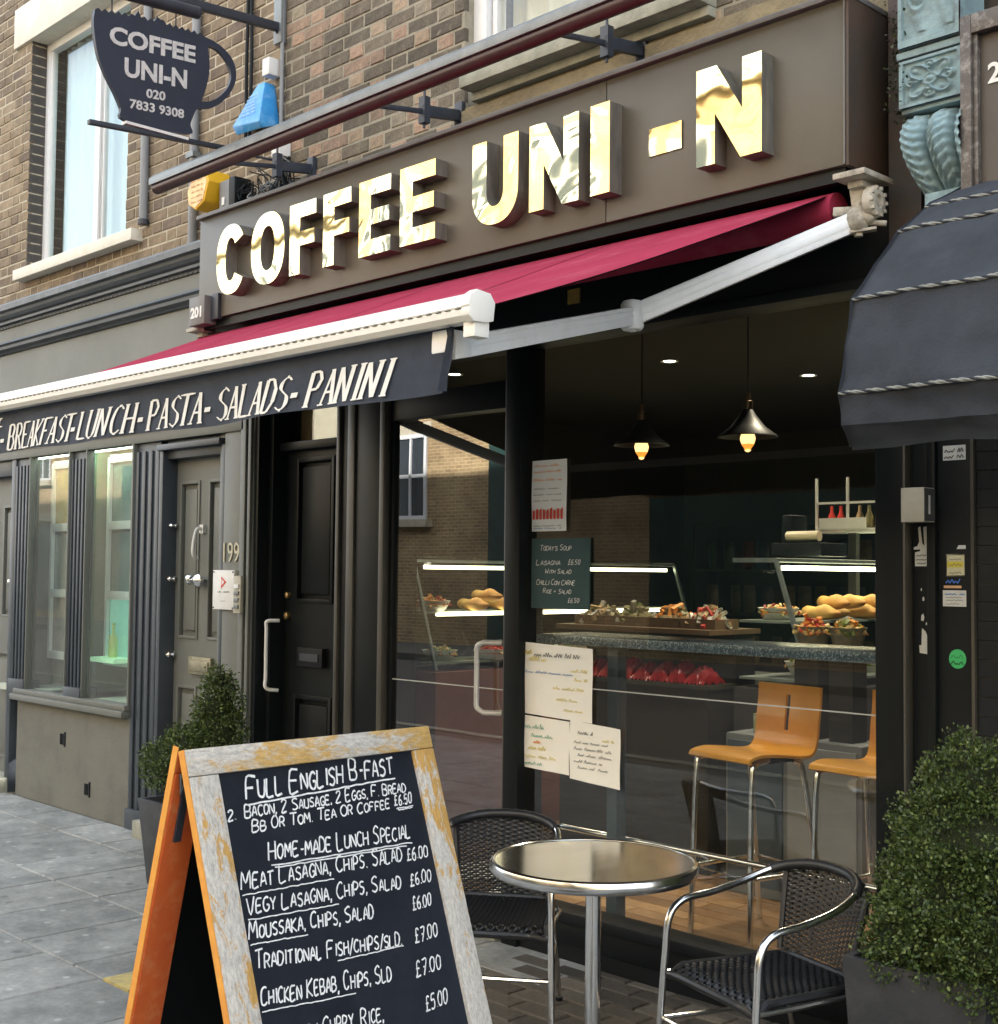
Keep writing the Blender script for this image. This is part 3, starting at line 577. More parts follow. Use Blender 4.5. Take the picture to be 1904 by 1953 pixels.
mb=MB(); mb.box(-6.71,-6.47,.078,.10,1.00,1.10); mb.box(-6.69,-6.49,.070,.08,1.02,1.075); part('letterbox',mb,pbr('aged_brass_plate',(.33,.31,.22),(.22,.21,.15),20,.4,metal=.4),D1,bevel=.003)
k=MB()
for (kx,kz,r_) in ((-6.655,1.545,.032),(-6.575,1.54,.036)): k.lathe([(.001,.0),(r_*.4,.0),(r_*.4,.03),(r_,.04),(r_*1.05,.055),(r_*.7,.072),(.001,.078)],(kx,.10,kz),16,ax='y')
kk=part('door_knob',k,M['chrome'],D1,smooth=True)
for (kx,kz,r_) in ((-6.90,1.545,.02),(-6.895,1.10,.022),(-6.89,1.86,.014)):
    k=MB(); k.lathe([(.001,0),(r_,0),(r_,.012),(r_*.4,.014),(r_*.4,.03),(r_*.9,.04),(.001,.05)],(kx,.09,kz),14,ax='y'); part('door_lock',k,M['chrome'],D1,smooth=True)
k=MB(); k.tube(catmull([(-6.60,.085,1.84),(-6.60,.05,1.83),(-6.605,.035,1.76),(-6.60,.03,1.69),(-6.60,.06,1.665)],5),.010,8); k.box(-6.62,-6.58,.08,.10,1.81,1.86); part('door_knocker',k,pbr('pale_knocker',(.6,.6,.57),None,4,.4),D1,smooth=True)
# number pilaster and the strip beside it
mb=MB(); mb.box(-6.24,-6.07,.0,.14,G,2.36); mb.box(-6.325,-6.24,.025,.14,G,2.36); part('number_pilaster',mb,M['grey'],LB,bevel=.004)
mb=MB(); mb.box(-6.065,-5.935,-.012,.3,G,2.60); mb.box(-6.02,-5.99,-.03,-.012,G+.1,2.6); mb.box(-5.965,-5.94,-.03,-.012,G+.1,2.6); part('party_pilaster',mb,M['grey'],LB,bevel=.004)
mb=MB(); typeset('199',.155,fy(-.004),mb,ext=.003,width=.155,x0=-6.245+.02,y0=1.645); part('house_number',mb,pbr('brass_numerals',(.50,.47,.36),None,3,.4,metal=.3),LB,recalc=False)
# far door on the left edge of the picture
D0=group_part('door',LB)
paneldoor(D0,-9.75,-8.97,.10,G+.1,2.25,'grey',[(-9.66,-9.40,1.25,2.05),(-9.30,-9.06,1.25,2.05),(-9.66,-9.06,.25,1.0)])
mb=MB(); mb.box(-8.97,-8.905,.0,.14,G,2.36); mb.box(-9.8,-8.97,.02,.14,2.25,2.36); part('door_frame',mb,M['greyD'],D0,bevel=.004)
k=MB(); k.lathe([(.001,0),(.012,.0),(.012,.03),(.032,.045),(.02,.07),(.001,.075)],(-9.05,.10,1.50),14,ax='y'); part('door_knob',k,M['chrome'],D0,smooth=True)
mb=MB(); mb.box(-9.8,-8.91,-.12,.15,G-.03,G+.10); part('door_step',mb,M['stoneG'],D0,bevel=.008)
mb=MB(); mb.box(-12,-8.9,.15,.3,G,2.43); part('inner_wall',mb,M['grey'],LB)
# plaque and entry phone: things fixed to the pilaster
mb=MB(); mb.box(-6.30,-6.09,-.022,-.0,1.385,1.60); pl=solo('wall_plaque',mb,[M['white']],'white square plaque with a small red triangle beside the olive grey door','plaque',bevel=.002)
mb=MB(); 
tri=lambda u,v,d:(u,-.0235+d,v)
mb.prism([(-6.215,1.565),(-6.165,1.535),(-6.215,1.500)],tri,0,.001); mb2=MB(); mb2.prism([(-6.208,1.552),(-6.182,1.535),(-6.208,1.516)],tri,-.001,0)
part('red_triangle',mb,M['inkR'],pl); part('triangle_centre',mb2,M['white'],pl)
mb=MB(); rr=random.Random(4)
scribble(-6.25,-6.13,1.478,.008,tri,mb,.003,rnd=rr); scribble(-6.22,-6.16,1.43,.004,tri,mb,.002,rnd=rr); part('small_print',mb,M['ink'],pl,recalc=False)
mb=MB()
for a,b in ((-6.29,1.59),(-6.10,1.59),(-6.29,1.395),(-6.10,1.395)): mb.lathe([(.001,0),(.005,0),(.004,.003),(.001,.004)],(a,-.022,b),8,ax='y')
part('screw',mb,M['iron'],pl)
mb=MB(); mb.box(-6.052,-5.982,-.05,-.03,1.37,1.57); ep=solo('entry_phone',mb,pbr('beige_entry_panel',(.42,.40,.32),(.36,.34,.28),8,.45),'narrow beige entry phone panel with call buttons, beside the white plaque','entry phone',bevel=.003)
for k in range(4):
    mb=MB(); mb.box(-6.038,-5.996,-.057,-.05,1.395+k*.036,1.417+k*.036); part('call_button',mb,M['white'] if k==3 else M['ironG'],ep,bevel=.002)
# ============================================================ the cafe building (201)
CB=thing('cafe_building','cafe building of mixed pink and dark stock brick above a black framed glass shopfront','building',(-4,.3,0))
def tR(r,k,x,z):
    if k==1: return r.choice((.62,.66,.75,.8,.86,.95,.4,.3,.7))
    return r.choice((.05,.15,.25,.3,.35,.42,.5,.2,.1,.3,.95 if r.random()<.3 else .2))
brickwall(CB,M['brickR'],M['mortarR'],-5.83,-1.9,3.47,5.4,YB,[(-4.375,-3.0,3.40,5.4)],tR,seed=8)
mb=MB(); mb.box(-5.83,-1.9,YB+.10,.5,5.4,12.0); mb.box(-5.83,14,.5,9,5.4,12.0); mb.box(-1.9,14,.1,.5,3.6,12.0); mb.box(-5.83,-1.9,YB+.101,.3,3.0,5.4) if False else None
part('upper_wall',mb,M['brickR'],CB,tone=True)
mb=MB(); mb.box(-4.40,-1.9,.02,.048,3.40,3.70); mb.box(-4.375,-3.0,.04,.3,3.40,3.72); part('rendered_apron',mb,M['render'],CB)
w2=group_part('window',CB)
mb=MB(); mb.box(-4.27,-2.95,-.075,.16,3.76,3.815); mb.box(-4.27,-2.95,.0,.16,3.72,3.76); part('sill',mb,M['stoneG'],w2,bevel=.006)
fr=MB(); X0,X1,Z0,Z1=-4.375,-3.02,3.815,5.6
fr.box(X0,X0+.085,.11,.2,Z0,Z1); fr.box(X0+.095,X0+.125,.14,.2,Z0,Z1); fr.box(X0+.125,X1,.14,.2,Z0,Z0+.07); fr.box(-3.72,-3.68,.14,.2,Z0+.07,Z1); fr.box(X0+.125,X1,.145,.2,4.28,4.32); fr.box(X1-.06,X1,.12,.2,Z0,Z1)
part('frame',fr,M['upvc'],w2,bevel=.004)
mb=MB(); mb.add([(X0+.1,.165,Z0+.07),(X1,.165,Z0+.07),(X1,.165,Z1),(X0+.1,.165,Z1)],[(0,1,2,3)]); part('pane',mb,M['glass'],w2)
mb=MB(); mb.grid(lambda u,v:(X0+.1+u*1.2,.27+.018*math.sin(u*50)+.007*math.sin(u*23),Z0+v*1.7),120,2); part('curtain',mb,pbr('cream_curtain',(.62,.58,.44),(.52,.48,.36),5,.9,stretch=(3,1,.3)),w2,smooth=True,recalc=False)
mb=MB(); mb.box(X0-.1,X1+.1,.45,.48,3.7,5.5); part('room_back',mb,M['roomO'],w2)
# ---- the shop sign
FY=-.28; XS0,XS1,ZS0,ZS1=-6.08,-2.19,2.917,3.46
SG=thing('shop_sign','long bronze brown fascia sign with raised gold letters reading COFFEE UNI - N','sign',(-4.1,-.14,2.917))
mb=MB(); mb.box(XS0,-3.2155,FY,-.02,ZS0,ZS1); part('fascia_panel',mb,[M['fascia']],SG,bevel=.003)
mb=MB(); mb.box(XS0+.02,XS1-.02,FY+.02,-.03,ZS0-.045,ZS0-.001); part('soffit_board',mb,M['black'],SG)
mb=MB(); mb.box(-3.2115,XS1-.006,FY,-.02,ZS0,ZS1); part('fascia_panel',mb,[M['fascia']],SG,bevel=.003)
mb=MB(); mb.box(XS1-.006,XS1+.006,FY-.005,.0,ZS0-.005,ZS1+.004); part('end_panel',mb,M['fasciaE'],SG,bevel=.002)
mb=MB(); mb.box(XS0-.01,XS1+.01,FY-.022,.05,ZS1+.002,ZS1+.022); part('top_trim',mb,M['trimG'],SG,bevel=.004)
mb=MB(); mb.box(XS1-.012,XS1-.0065,FY-.008,FY,ZS0,ZS1); part('edge_trim',mb,M['trimG'],SG)
LF=-.35
def arc(cx,cz,rx,rz,a0,a1,n=20,p=2.0):
    o=[]
    for i in range(n+1):
        a=a0+(a1-a0)*i/n; c,s=math.cos(a),math.sin(a); o.append((cx+rx*math.copysign(abs(c)**(2/p),c),cz+rz*math.copysign(abs(s)**(2/p),s)))
    return o
zb,zt=3.005,3.345
def letter(ch,x0,x1):
    w=x1-x0; h=zt-zb; s=.083
    if ch in 'CO':
        cx=(x0+x1)/2; cz=(zb+zt)/2; rx=w/2; rz=h/2+.008; ix=rx-s; iz=rz-.068
        if ch=='O': a=.0001; P=arc(cx,cz,rx,rz,a,2*PI,40,2.3); Q=arc(cx,cz,ix,iz,2*PI,a,40,2.3); poly=P+Q
        else:
            a=R(34); P=arc(cx,cz,rx,rz,a,2*PI-a,36,2.3); Q=arc(cx,cz,ix,iz,2*PI-R(40),R(40),36,2.3); poly=P+Q
        mb=MB(); n=len(P); Qr=Q[::-1]; f=lambda q,d:(q[0],d,q[1])
        v=[f(p,LF) for p in P]+[f(p,LF) for p in Qr]+[f(p,FY+.012) for p in P]+[f(p,FY+.012) for p in Qr]
        mb.add(v,[(i,i+1,n+i+1,n+i) for i in range(n-1)],0)
        mb.f+=[(2*n+i,2*n+i+1,i+1,i) for i in range(n-1)]+[(n+i,n+i+1,3*n+i+1,3*n+i) for i in range(n-1)]; k=2*(n-1)
        if ch=='C': mb.f+=[(0,n,3*n,2*n),(n-1,3*n-1,4*n-1,2*n-1)]; k+=2
        mb.m+=[1]*k; mb.a+=[0.]*k
        return mb
    if ch=='F': poly=[(x0,zb),(x0+s,zb),(x0+s,zb+.135),(x1-.012,zb+.135),(x1-.012,zb+.202),(x0+s,zb+.202),(x0+s,zt-.07),(x1,zt-.07),(x1,zt),(x0,zt)]
    if ch=='E': poly=[(x0,zb),(x1,zb),(x1,zb+.07),(x0+s,zb+.07),(x0+s,zb+.137),(x1-.01,zb+.137),(x1-.01,zb+.204),(x0+s,zb+.204),(x0+s,zt-.07),(x1,zt-.07),(x1,zt),(x0,zt)]
    if ch=='I': poly=[(x0,zb),(x1,zb),(x1,zt),(x0,zt)]
    if ch=='-':
        mb=MB(); mb.prism([(x0,3.118),(x1,3.118),(x1,3.219),(x0,3.219)],lambda u,v,d:(u,d,v),FY-.006,FY-.0005,0,1); return mb
    if ch=='N': poly=[(x0,zb),(x0+.078,zb),(x0+.078,zt-.165),(x1-.085,zb),(x1,zb),(x1,zt),(x1-.078,zt),(x1-.078,zb+.165),(x0+.085,zt),(x0,zt)]
    if ch=='U':
        rz=.13; c=(x0+x1)/2
        poly=[(x0,zt)]+arc(c,zb+rz,w/2,rz+.008,PI,2*PI,18,2.2)+[(x1,zt),(x1-s,zt)]+arc(c,zb+rz,w/2-s,rz-.065,2*PI,PI,18,2.2)+[(x0+s,zt)]
    mb=MB(); mb.prism(poly,lambda u,v,d:(u,d,v),LF,FY+.012,0,1); return mb
for ch,a,b in (('C',-5.80,-5.54),('O',-5.485,-5.20),('F',-5.157,-4.947),('F',-4.89,-4.682),('E',-4.622,-4.40),('E',-4.336,-4.105),('U',-3.876,-3.612),('N',-3.55,-3.29),('I',-3.23,-3.136),('-',-3.002,-2.854),('N',-2.739,-2.47)):
    nm={'-':'gold_hyphen'}.get(ch,'gold_letter')
    part(nm,letter(ch,a,b),[M['gold'],M['silver']],SG,bevel=0,recalc=True)
# number box under the left end of the sign
mb=MB(); mb.box(-6.085,-5.935,-.335,-.262,2.885,3.035); nb=solo('number_plaque',mb,[M['trimG']],'small grey block numbered 201 at the left end of the cafe sign','number plaque',bevel=.003)
mb=MB(); typeset('201',.075,fy(-.337),mb,bold=.003,ext=.001,width=.105,x0=-6.065,y0=2.925); part('number',mb,M['print'],nb,recalc=False)
mb=MB(); mb.box(-5.93,-5.86,-.30,-.27,2.905,3.04); part('dark_block',mb,M['iron'],nb,bevel=.003)
# ---- shopfront framing
mb=MB(); mb.box(-5.93,XS1,-.02,.12,2.60,2.915); mb.box(-5.0,-2.24,-.05,.10,2.565,2.60); part('head_beam',mb,M['blackM'],CB,bevel=.004)
mb=MB(); mb.box(-3.64,-3.575,-.028,-.02,2.705,2.765); part('maker_sticker',mb,pbr('amber_sticker',(.42,.27,.05),(.25,.17,.05),40,.5),CB)
ST=.236
def post(x0,x1,y0,y1,z0,z1,nm='post',mat='black'): 
    mb=MB(); mb.box(x0,x1,y0,y1,z0,z1); return part(nm,mb,M[mat],CB,bevel=.005)
post(-5.935,-5.90,-.005,.30,G,2.60); post(-5.18,-5.155,-.035,.2,G,2.6,'bead','bead'); post(-5.155,-5.085,-.02,.2,G,2.6); post(-5.085,-5.03,-.04,.0,G,2.6,'bead','bead'); post(-5.03,-4.83,-.03,.2,G,2.6); post(-4.83,-4.795,-.045,.0,G,2.6,'bead','bead'); post(-4.795,-4.765,-.01,.12,G,2.6)
post(-4.0,-3.972,-.028,.05,G,2.60,'brass_edge','bead'); post(-3.972,-3.885,-.05,.10,G,2.60)
post(-2.24,-2.135,-.035,.12,G,2.60); post(-2.135,-2.125,-.045,.02,G,2.6,'bead','bead'); post(-2.125,-2.06,.0,.1,G,2.6,'post','blackM'); post(-2.06,-2.03,-.03,.1,G,2.6)
post(-3.885,-2.24,-.03,.10,.06+G,ST-.03,'base_board','black'); mb=MB(); mb.box(-3.885,-2.24,-.05,.08,ST-.03,ST+.012); part('window_sill',mb,M['blackM'],CB,bevel=.005)
mb=MB(); mb.box(-3.885,-2.24,-.028,.02,G,G+.06); part('plinth',mb,M['blackM'],CB)
post(-4.765,-4.0,-.02,.08,2.31,2.43,'transom')
mb=MB(); mb.add([(-3.885,.004,ST+.012),(-2.24,.004,ST+.012),(-2.24,.004,2.565),(-3.885,.004,2.565)],[(0,1,2,3)]); part('shop_window_pane',mb,M['glass'],CB)
mb=MB(); mb.add([(-4.765,.004,2.43),(-4.0,.004,2.43),(-4.0,.004,2.565),(-4.765,.004,2.565)],[(0,1,2,3)]); part('transom_pane',mb,M['glass'],CB)
mb=MB(); mb.box(-3.885,-2.24,-.004,.0,1.138,1.142); part('safety_line',mb,pbr('frosted_line',(.5,.52,.5),None,3,.5),CB)
# glass door with a D handle
GD=group_part('door',CB)
mb=MB(); mb.add([(-4.762,.004,.105),(-4.003,.004,.105),(-4.003,.004,2.31),(-4.762,.004,2.31)],[(0,1,2,3)]); part('door_pane',mb,M['doorglass'],GD)
mb=MB(); mb.box(-4.762,-4.003,-.004,.0,1.098,1.102); part('safety_line',mb,pbr('frosted_line2',(.5,.52,.5),None,3,.5),GD)
mb=MB(); mb.tube([(-4.03,.0,1.30),(-4.10,-.045,1.30)]+catmull([(-4.10,-.045,1.30),(-4.128,-.055,1.285),(-4.132,-.055,1.25)],4)+catmull([(-4.132,-.055,1.06),(-4.128,-.055,1.02),(-4.10,-.045,1.0)],4)+[(-4.03,.0,1.0)],.0115,12)
part('pull_handle',mb,pbr('white_pull',(.62,.62,.60),(.50,.50,.48),20,.3,metal=.3),GD,smooth=True)
mb=MB(); mb.box(-4.77,-4.0,-.06,.12,G,.103); part('threshold',mb,M['stoneG'],GD,bevel=.004)
# ---- black house door with a transom light, set back beside the cafe
HD=group_part('door',CB)
paneldoor(HD,-5.86,-5.36,.15,G+.1,2.24,'black',[(-5.765,-5.43,1.43,2.20),(-5.765,-5.43,.25,.95)],mould=.024,depth=.03)
mb=MB(); mb.box(-5.9,-5.86,.06,.22,G,2.56); mb.box(-5.36,-5.18,.13,.22,G,2.56); mb.box(-5.86,-5.36,.10,.22,2.24,2.285); mb.box(-5.86,-5.36,.10,.22,2.47,2.6); part('door_frame',mb,M['black'],HD,bevel=.005)
mb=MB(); mb.box(-5.86,-5.36,.17,.176,2.285,2.47); part('transom_pane',mb,M['glass'],HD)
mb=MB(); mb.box(-5.86,-5.36,.24,.25,2.285,2.47); part('transom_back',mb,pbr('amber_back',(.35,.22,.10),(.25,.17,.08),3,.8),HD)
mb=MB(); mb.box(-5.70,-5.48,.12,.15,1.10,1.20); part('letterbox',mb,M['blackM'],HD,bevel=.004)
mb=MB(); mb.box(-5.67,-5.51,.115,.12,1.13,1.17); part('letterbox_flap',mb,M['iron'],HD)
mb=MB(); mb.tube(catmull([(-5.82,.09,1.335),(-5.845,.03,1.33),(-5.85,.03,1.28),(-5.85,.03,1.05),(-5.845,.03,.98),(-5.82,.09,.965)],5),.010,10); part('pull_handle',mb,M['white'],HD,smooth=True)
mb=MB(); mb.lathe([(.001,0),(.016,0),(.016,.02),(.001,.025)],(-5.82,.15,1.47),12,ax='y'); mb.lathe([(.001,0),(.02,0),(.02,.02),(.001,.025)],(-5.825,.15,1.36),12,ax='y'); part('door_lock',mb,pbr('brass_lock',(.5,.35,.15),None,3,.35,metal=.8),HD,smooth=True)
mb=MB(); mb.box(-5.9,-5.18,-.02,.22,G-.02,G+.1); part('door_step',mb,M['stoneG'],HD,bevel=.008)
# ---- interior shell
FZ=.12
room=MB(); room.box(-7.0,-2.10,.12,5.2,FZ-.1,FZ-.012); fl=struct('cafe_floor',room,M['bed'])
insts=[];rnd=random.Random(5)
def plank(w,d):
    def b(mb,X,Y,Z,t): mb.box(X,X+w,Y,Y+d,Z-.014,Z,0,t)
    return b
y=.125
while y<2.4:
    x=-6.9+rnd.uniform(-.6,0)
    while x<-2.2:
        L=rnd.choice((.7,.9,1.1)); t=round(rnd.random()*5)/5; insts.append(((L,t),(x,y,FZ+rnd.uniform(-.001,.001)),L/(Vector((x,y,0))-CAMP).length,plank(L-.004,.096),t)); x+=L
    y+=.1
tidy('floor_board',None,insts,fl,M['timber'],300,'floor_boards')
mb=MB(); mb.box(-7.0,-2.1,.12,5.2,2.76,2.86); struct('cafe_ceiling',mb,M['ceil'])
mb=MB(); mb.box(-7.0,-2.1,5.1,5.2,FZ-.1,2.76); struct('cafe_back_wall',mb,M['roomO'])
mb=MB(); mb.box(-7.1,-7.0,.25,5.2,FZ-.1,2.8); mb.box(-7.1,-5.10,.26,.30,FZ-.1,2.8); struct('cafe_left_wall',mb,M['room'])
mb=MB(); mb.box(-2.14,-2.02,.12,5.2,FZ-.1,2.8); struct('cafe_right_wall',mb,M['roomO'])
# dark pillar in the cafe, wall shelf unit with goods
def shelfunit(x0,x1,y,z0,zs,label,seed,cols,nm='wall_shelf'):
    t=thing(nm,label,'shelf',((x0+x1)/2,y,FZ))
    mb=MB(); mb.box(x0,x1,y+.3,y+.32,FZ,zs[-1]+.35); mb.box(x0,x0+.02,y,y+.3,FZ,zs[-1]+.35); mb.box(x1-.02,x1,y,y+.3,FZ,zs[-1]+.35); part('carcass',mb,M['room'],t)
    for z in zs: mb=MB(); mb.box(x0+.02,x1-.02,y,y+.3,z-.02,z); part('shelf_board',mb,M['roomO'],t)
    return t
lights=[]
# ---- display cases
def case(x0,x1,y0,y1,ztop,label,base_mat,nl=2):
    t=thing('display_case',label,'display case',((x0+x1)/2,(y0+y1)/2,FZ)); sl=.20
    prof=lambda z:x1+sl*(ztop-z)/(ztop-1.1) # slanted glass front towards +X
    mb=MB(); mb.box(x0,x1+sl,y0,y1,FZ,1.05); part('counter_base',mb,base_mat,t,bevel=.006)
    fr=MB(); w=.014
    for yy in (y0,y1):
        fr.bar((x0,yy,1.05),(x0,yy,ztop),w,w); fr.bar((x1+sl,yy,1.06),(x1,yy,ztop),w*1.3,w*1.3); fr.bar((x0,yy,ztop),(x1,yy,ztop),w,w*1.6)
    fr.bar((x1,y0,ztop),(x1,y1,ztop),w,w); fr.bar((x0,y0,ztop),(x0,y1,ztop),w,w)
    part('case_frame',fr,pbr('case_frame_metal',(.30,.36,.36),(.22,.27,.27),20,.3,metal=.6),t)
    mb=MB(); mb.box(x0,x1,y0,y1,ztop+.011,ztop+.02); part('case_top',mb,M['caseglass'],t)
    mb=MB(); mb.add([(x0,y0,1.06),(x1+sl,y0,1.06),(x1,y0,ztop),(x0,y0,ztop)],[(0,1,2,3)]); part('side_pane',mb,M['caseglass'],t,recalc=False)
    mb=MB(); mb.add([(x1+sl,y0,1.06),(x1+sl,y1,1.06),(x1,y1,ztop),(x1,y0,ztop)],[(0,1,2,3)]); part('front_pane',mb,M['caseglass'],t,recalc=False)
    for z in (1.10,1.38): 
        mb=MB(); mb.box(x0+.02,prof(z)-.03,y0+.02,y1-.02,z-.012,z); part('case_shelf',mb,pbr('case_shelf_tray',(.30,.32,.30),(.24,.26,.24),6,.4),t)
    for z,xx in ((ztop-.035,x1-.05),(1.365,prof(1.36)-.05))[:nl]:
        mb=MB(); mb.box(xx,xx+.03,y0+.12,y1-.05,z-.012,z+.010); part('strip_light',mb,pbr('strip_light_tube_%d'%nl,(.9,.85,.7),None,3,.5,emit=(1,.84,.52),es=1.5 if nl==2 else 4.2),t)
    return t,prof
case(-3.87,-3.62,1.45,3.6,1.675,'glass food display case with slanted front, on the right of the cafe',pbr('dark_case_base',(.05,.05,.05),(.04,.04,.04),5,.5),1)
case(-5.80,-5.62,.85,3.2,1.665,'glass food display case on a red brown counter, seen through the glass door',pbr('red_brown_base',(.16,.05,.03),(.12,.04,.025),5,.5))
breadm=pbr('crusty_bread',(.72,.42,.12),(.55,.28,.07),14,.6,bump=.4)
saladm=pbr('mixed_salad',(.55,.35,.10),(.12,.16,.03),40,.6,bump=.6); salad2=pbr('tomato_salad',(.55,.12,.04),(.60,.40,.12),30,.5,bump=.6)
def heap(c,r,n,seed,mats,nm,label,cat,sz=.02,flat=.5,group=None):
    rnd=random.Random(seed); mb=MB(); 
    for i in range(n):
        a=rnd.uniform(0,2*PI); q=r*math.sqrt(rnd.random()); z=c[2]+(1-(q/r)**2)*r*flat*rnd.uniform(.3,1); mb_c=Vector((c[0]+q*math.cos(a),c[1]+q*math.sin(a),z))
        d=Vector((rnd.gauss(0,1),rnd.gauss(0,1),rnd.gauss(0,.5))).normalized(); e=d.cross(Vector((rnd.gauss(0,1),rnd.gauss(0,1),rnd.gauss(0,1)))).normalized(); s1=sz*rnd.uniform(.5,1.3)
        mb.obox(mb_c,d,e,d.cross(e),s1,s1*.35,s1*.25,rnd.randrange(len(mats)))
    mb.lathe([(.001,0),(r,.0),(r*.8,r*flat*.4),(.001,r*flat*.6)],(c[0],c[1],c[2]),12,0)
    return mb
def bowl(c,r,h): mb=MB(); mb.lathe([(.001,0),(r*.7,.0),(r,h),(r*1.04,h),(r*.97,h*.97),(r*.66,.012),(.001,.012)],c,20); return mb
food=[]
def loaf(c,L,r,rz,label,group):
    mb=MB(); mb.sphere((0,0,0),1,L/2,r,r*.8,0,12)
    mb.v=[(x,y,z+ .008*math.sin(x*60)*(z>0)) for x,y,z in mb.v]
    return link('bread_loaf',to_mesh(mb,'bread_loaf',breadm,smooth=True),None,label,'bread',group,None,(c[0],c[1],c[2]+r*.8),(0,0,rz))
gA='bread loaves in the right display case'; gB='bread loaves in the case behind the door'
rnd=random.Random(12)
for i in range(7): loaf((-3.62+rnd.uniform(-.05,.05),1.85+i*.09,1.38+(.05 if i%2 else 0)),.22,.045,rnd.uniform(-.3,.3),'golden bread loaf lying under the strip light of the right display case',gA)
for i in range(6): loaf((-5.52+rnd.uniform(-.05,.05),1.25+i*.12,1.38+(.05 if i%2 else 0)),.22,.045,rnd.uniform(-.3,.3),'golden bread loaf in the display case seen through the glass door',gB)
def salad(c,r,seed,mats,label,group):
    t=thing('salad_bowl',label,'salad bowl',c,0,group); part('bowl',bowl(c,r,.06),M['white'],t,smooth=True)
    part('salad',heap((c[0],c[1],c[2]+.035),r*.95,60,seed,mats,'','',''),mats,t,kind='stuff')
gS='bowls of salad and pasta in the display cases'
orange=pbr('orange_pasta',(.75,.33,.06),(.62,.22,.04),30,.5); red=pbr('red_pepper',(.5,.04,.03),(.4,.03,.02),30,.4); green=pbr('salad_green',(.18,.25,.05),(.08,.14,.02),30,.5); cream=pbr('cream_pasta',(.72,.58,.28),(.62,.48,.2),30,.5)
for i,(x,y,z) in enumerate(((-3.72,1.62,1.38),(-3.52,1.64,1.10),(-3.56,1.95,1.10),(-3.60,2.3,1.10),(-3.62,2.55,1.38),(-3.5,2.75,1.10),(-3.75,1.9,1.10))):
    salad((x,y,z),.10,20+i,[(orange,red,cream),(green,cream,orange),(orange,cream,red),(green,red,green),(orange,cream,green)][i%5],'white bowl heaped with colourful salad in the right display case','salad bowls in the right display case')
for i,(x,y,z) in enumerate(((-5.62,1.0,1.38),(-5.58,1.02,1.10),(-5.5,1.35,1.10),(-5.5,1.7,1.10),(-5.52,2.05,1.10))):
    salad((x,y,z),.10,40+i,[(orange,red,cream),(green,cream,orange),(red,cream,red)][i%3],'white bowl of salad in the case seen through the glass door','salad bowls in the case behind the door')
# back shelf with bottles, crisps and packets
su=shelfunit(-6.6,-4.3,4.7,FZ,(.5,.9,1.3,1.65),'tall dark shelving with packets against the cafe back wall',1,None)
rnd=random.Random(31)
pc=[pbr('packet_%s'%n,c,tuple(v*.6 for v in c),30,.45) for n,c in (('red',(.14,.02,.015)),('olive',(.13,.12,.05)),('tan',(.16,.12,.07)),('green',(.05,.09,.04)),('blue',(.04,.06,.10)),('gold',(.22,.15,.05)))]
pk={}
for z in (.5,.9,1.3,1.65):
    x=-6.5
    while x<-4.45:
        k=rnd.randrange(6); w=rnd.uniform(.12,.24)
        if k not in pk:
            mb=MB(); mb.grid(lambda u,v:((u-.5)*.11*(1-.15*abs(2*v-1)**3),-.03*math.sin(PI*v)*math.sin(PI*u),v*.22),6,8); mb.grid(lambda u,v:((u-.5)*.11*(1-.15*abs(2*v-1)**3),.03*math.sin(PI*v)*math.sin(PI*u),v*.22),6,8); pk[k]=to_mesh(mb,'snack_packet',pc[k],smooth=True,recalc=False)
        link('snack_packet',pk[k],None,'crinkled snack packet on the dark shelving at the back of the cafe','packet','snack packets on the back shelving',None,(x,4.83,z+.001),(0,0,rnd.uniform(-.3,.3))); x+=w
# low counter with red packaged goods and papers, seen below the granite ledge
ct=thing('low_counter','low dark counter standing deeper in the cafe','counter',(-4.9,2.4,FZ))
mb=MB(); mb.box(-5.15,-4.25,2.2,2.6,FZ,1.0); part('counter_body',mb,M['room'],ct); mb=MB(); mb.box(-5.18,-4.22,2.17,2.63,1.0,1.03); part('counter_top',mb,M['roomO'],ct)
for i in range(7):
    mb=MB(); a=-4.80+i*.115; mb.grid(lambda u,v:(a+u*.125,1.345+v*.20,1.055+(.085+.01*(i%3))*(math.sin(PI*u)*math.sin(PI*v))**.6+.007*math.sin(u*30+v*20+i)),14,14)
    solo('red_packet',mb,[pbr('red_film',(.40,.03,.04),(.22,.02,.025),20,.35)] if i==0 else [bpy.data.materials['red_film']],'glossy red wrapped packet on the lower counter shelf, seen under the granite ledge','packet','red packets on the counter shelf',smooth=True,recalc=False)
fridge=thing('drinks_fridge','pale grey cabinet standing behind the bar stools','cabinet',(-3.5,1.25,FZ))
mb=MB(); mb.box(-3.72,-3.0,1.18,1.42,FZ,.86); part('cabinet_body',mb,pbr('pale_cabinet',(.22,.24,.25),(.18,.20,.21),3,.4),fridge,bevel=.01)
mb=MB(); mb.box(-3.70,-3.40,1.165,1.18,FZ+.05,.83); part('cabinet_door',mb,pbr('blue_grey_door',(.06,.10,.14),(.05,.08,.12),3,.3),fridge,bevel=.004); mb=MB(); mb.box(-3.37,-3.02,1.165,1.18,FZ+.05,.83); part('cabinet_door',mb,pbr('white_grey_door',(.33,.36,.38),(.28,.31,.33),3,.4),fridge,bevel=.004)
for k,(x,y) in enumerate(((-3.62,1.26),(-3.42,1.27))):
    mb=MB(); mb.box(x,x+.11,y,y+.08,.862,.95); solo('tea_box',mb,[pbr('white_green_box',(.50,.50,.36),(.28,.34,.16),30,.6)] if k==0 else [bpy.data.materials['white_green_box']],'small white and green box standing on the pale cabinet','box','white and green boxes on the cabinet',bevel=.002)
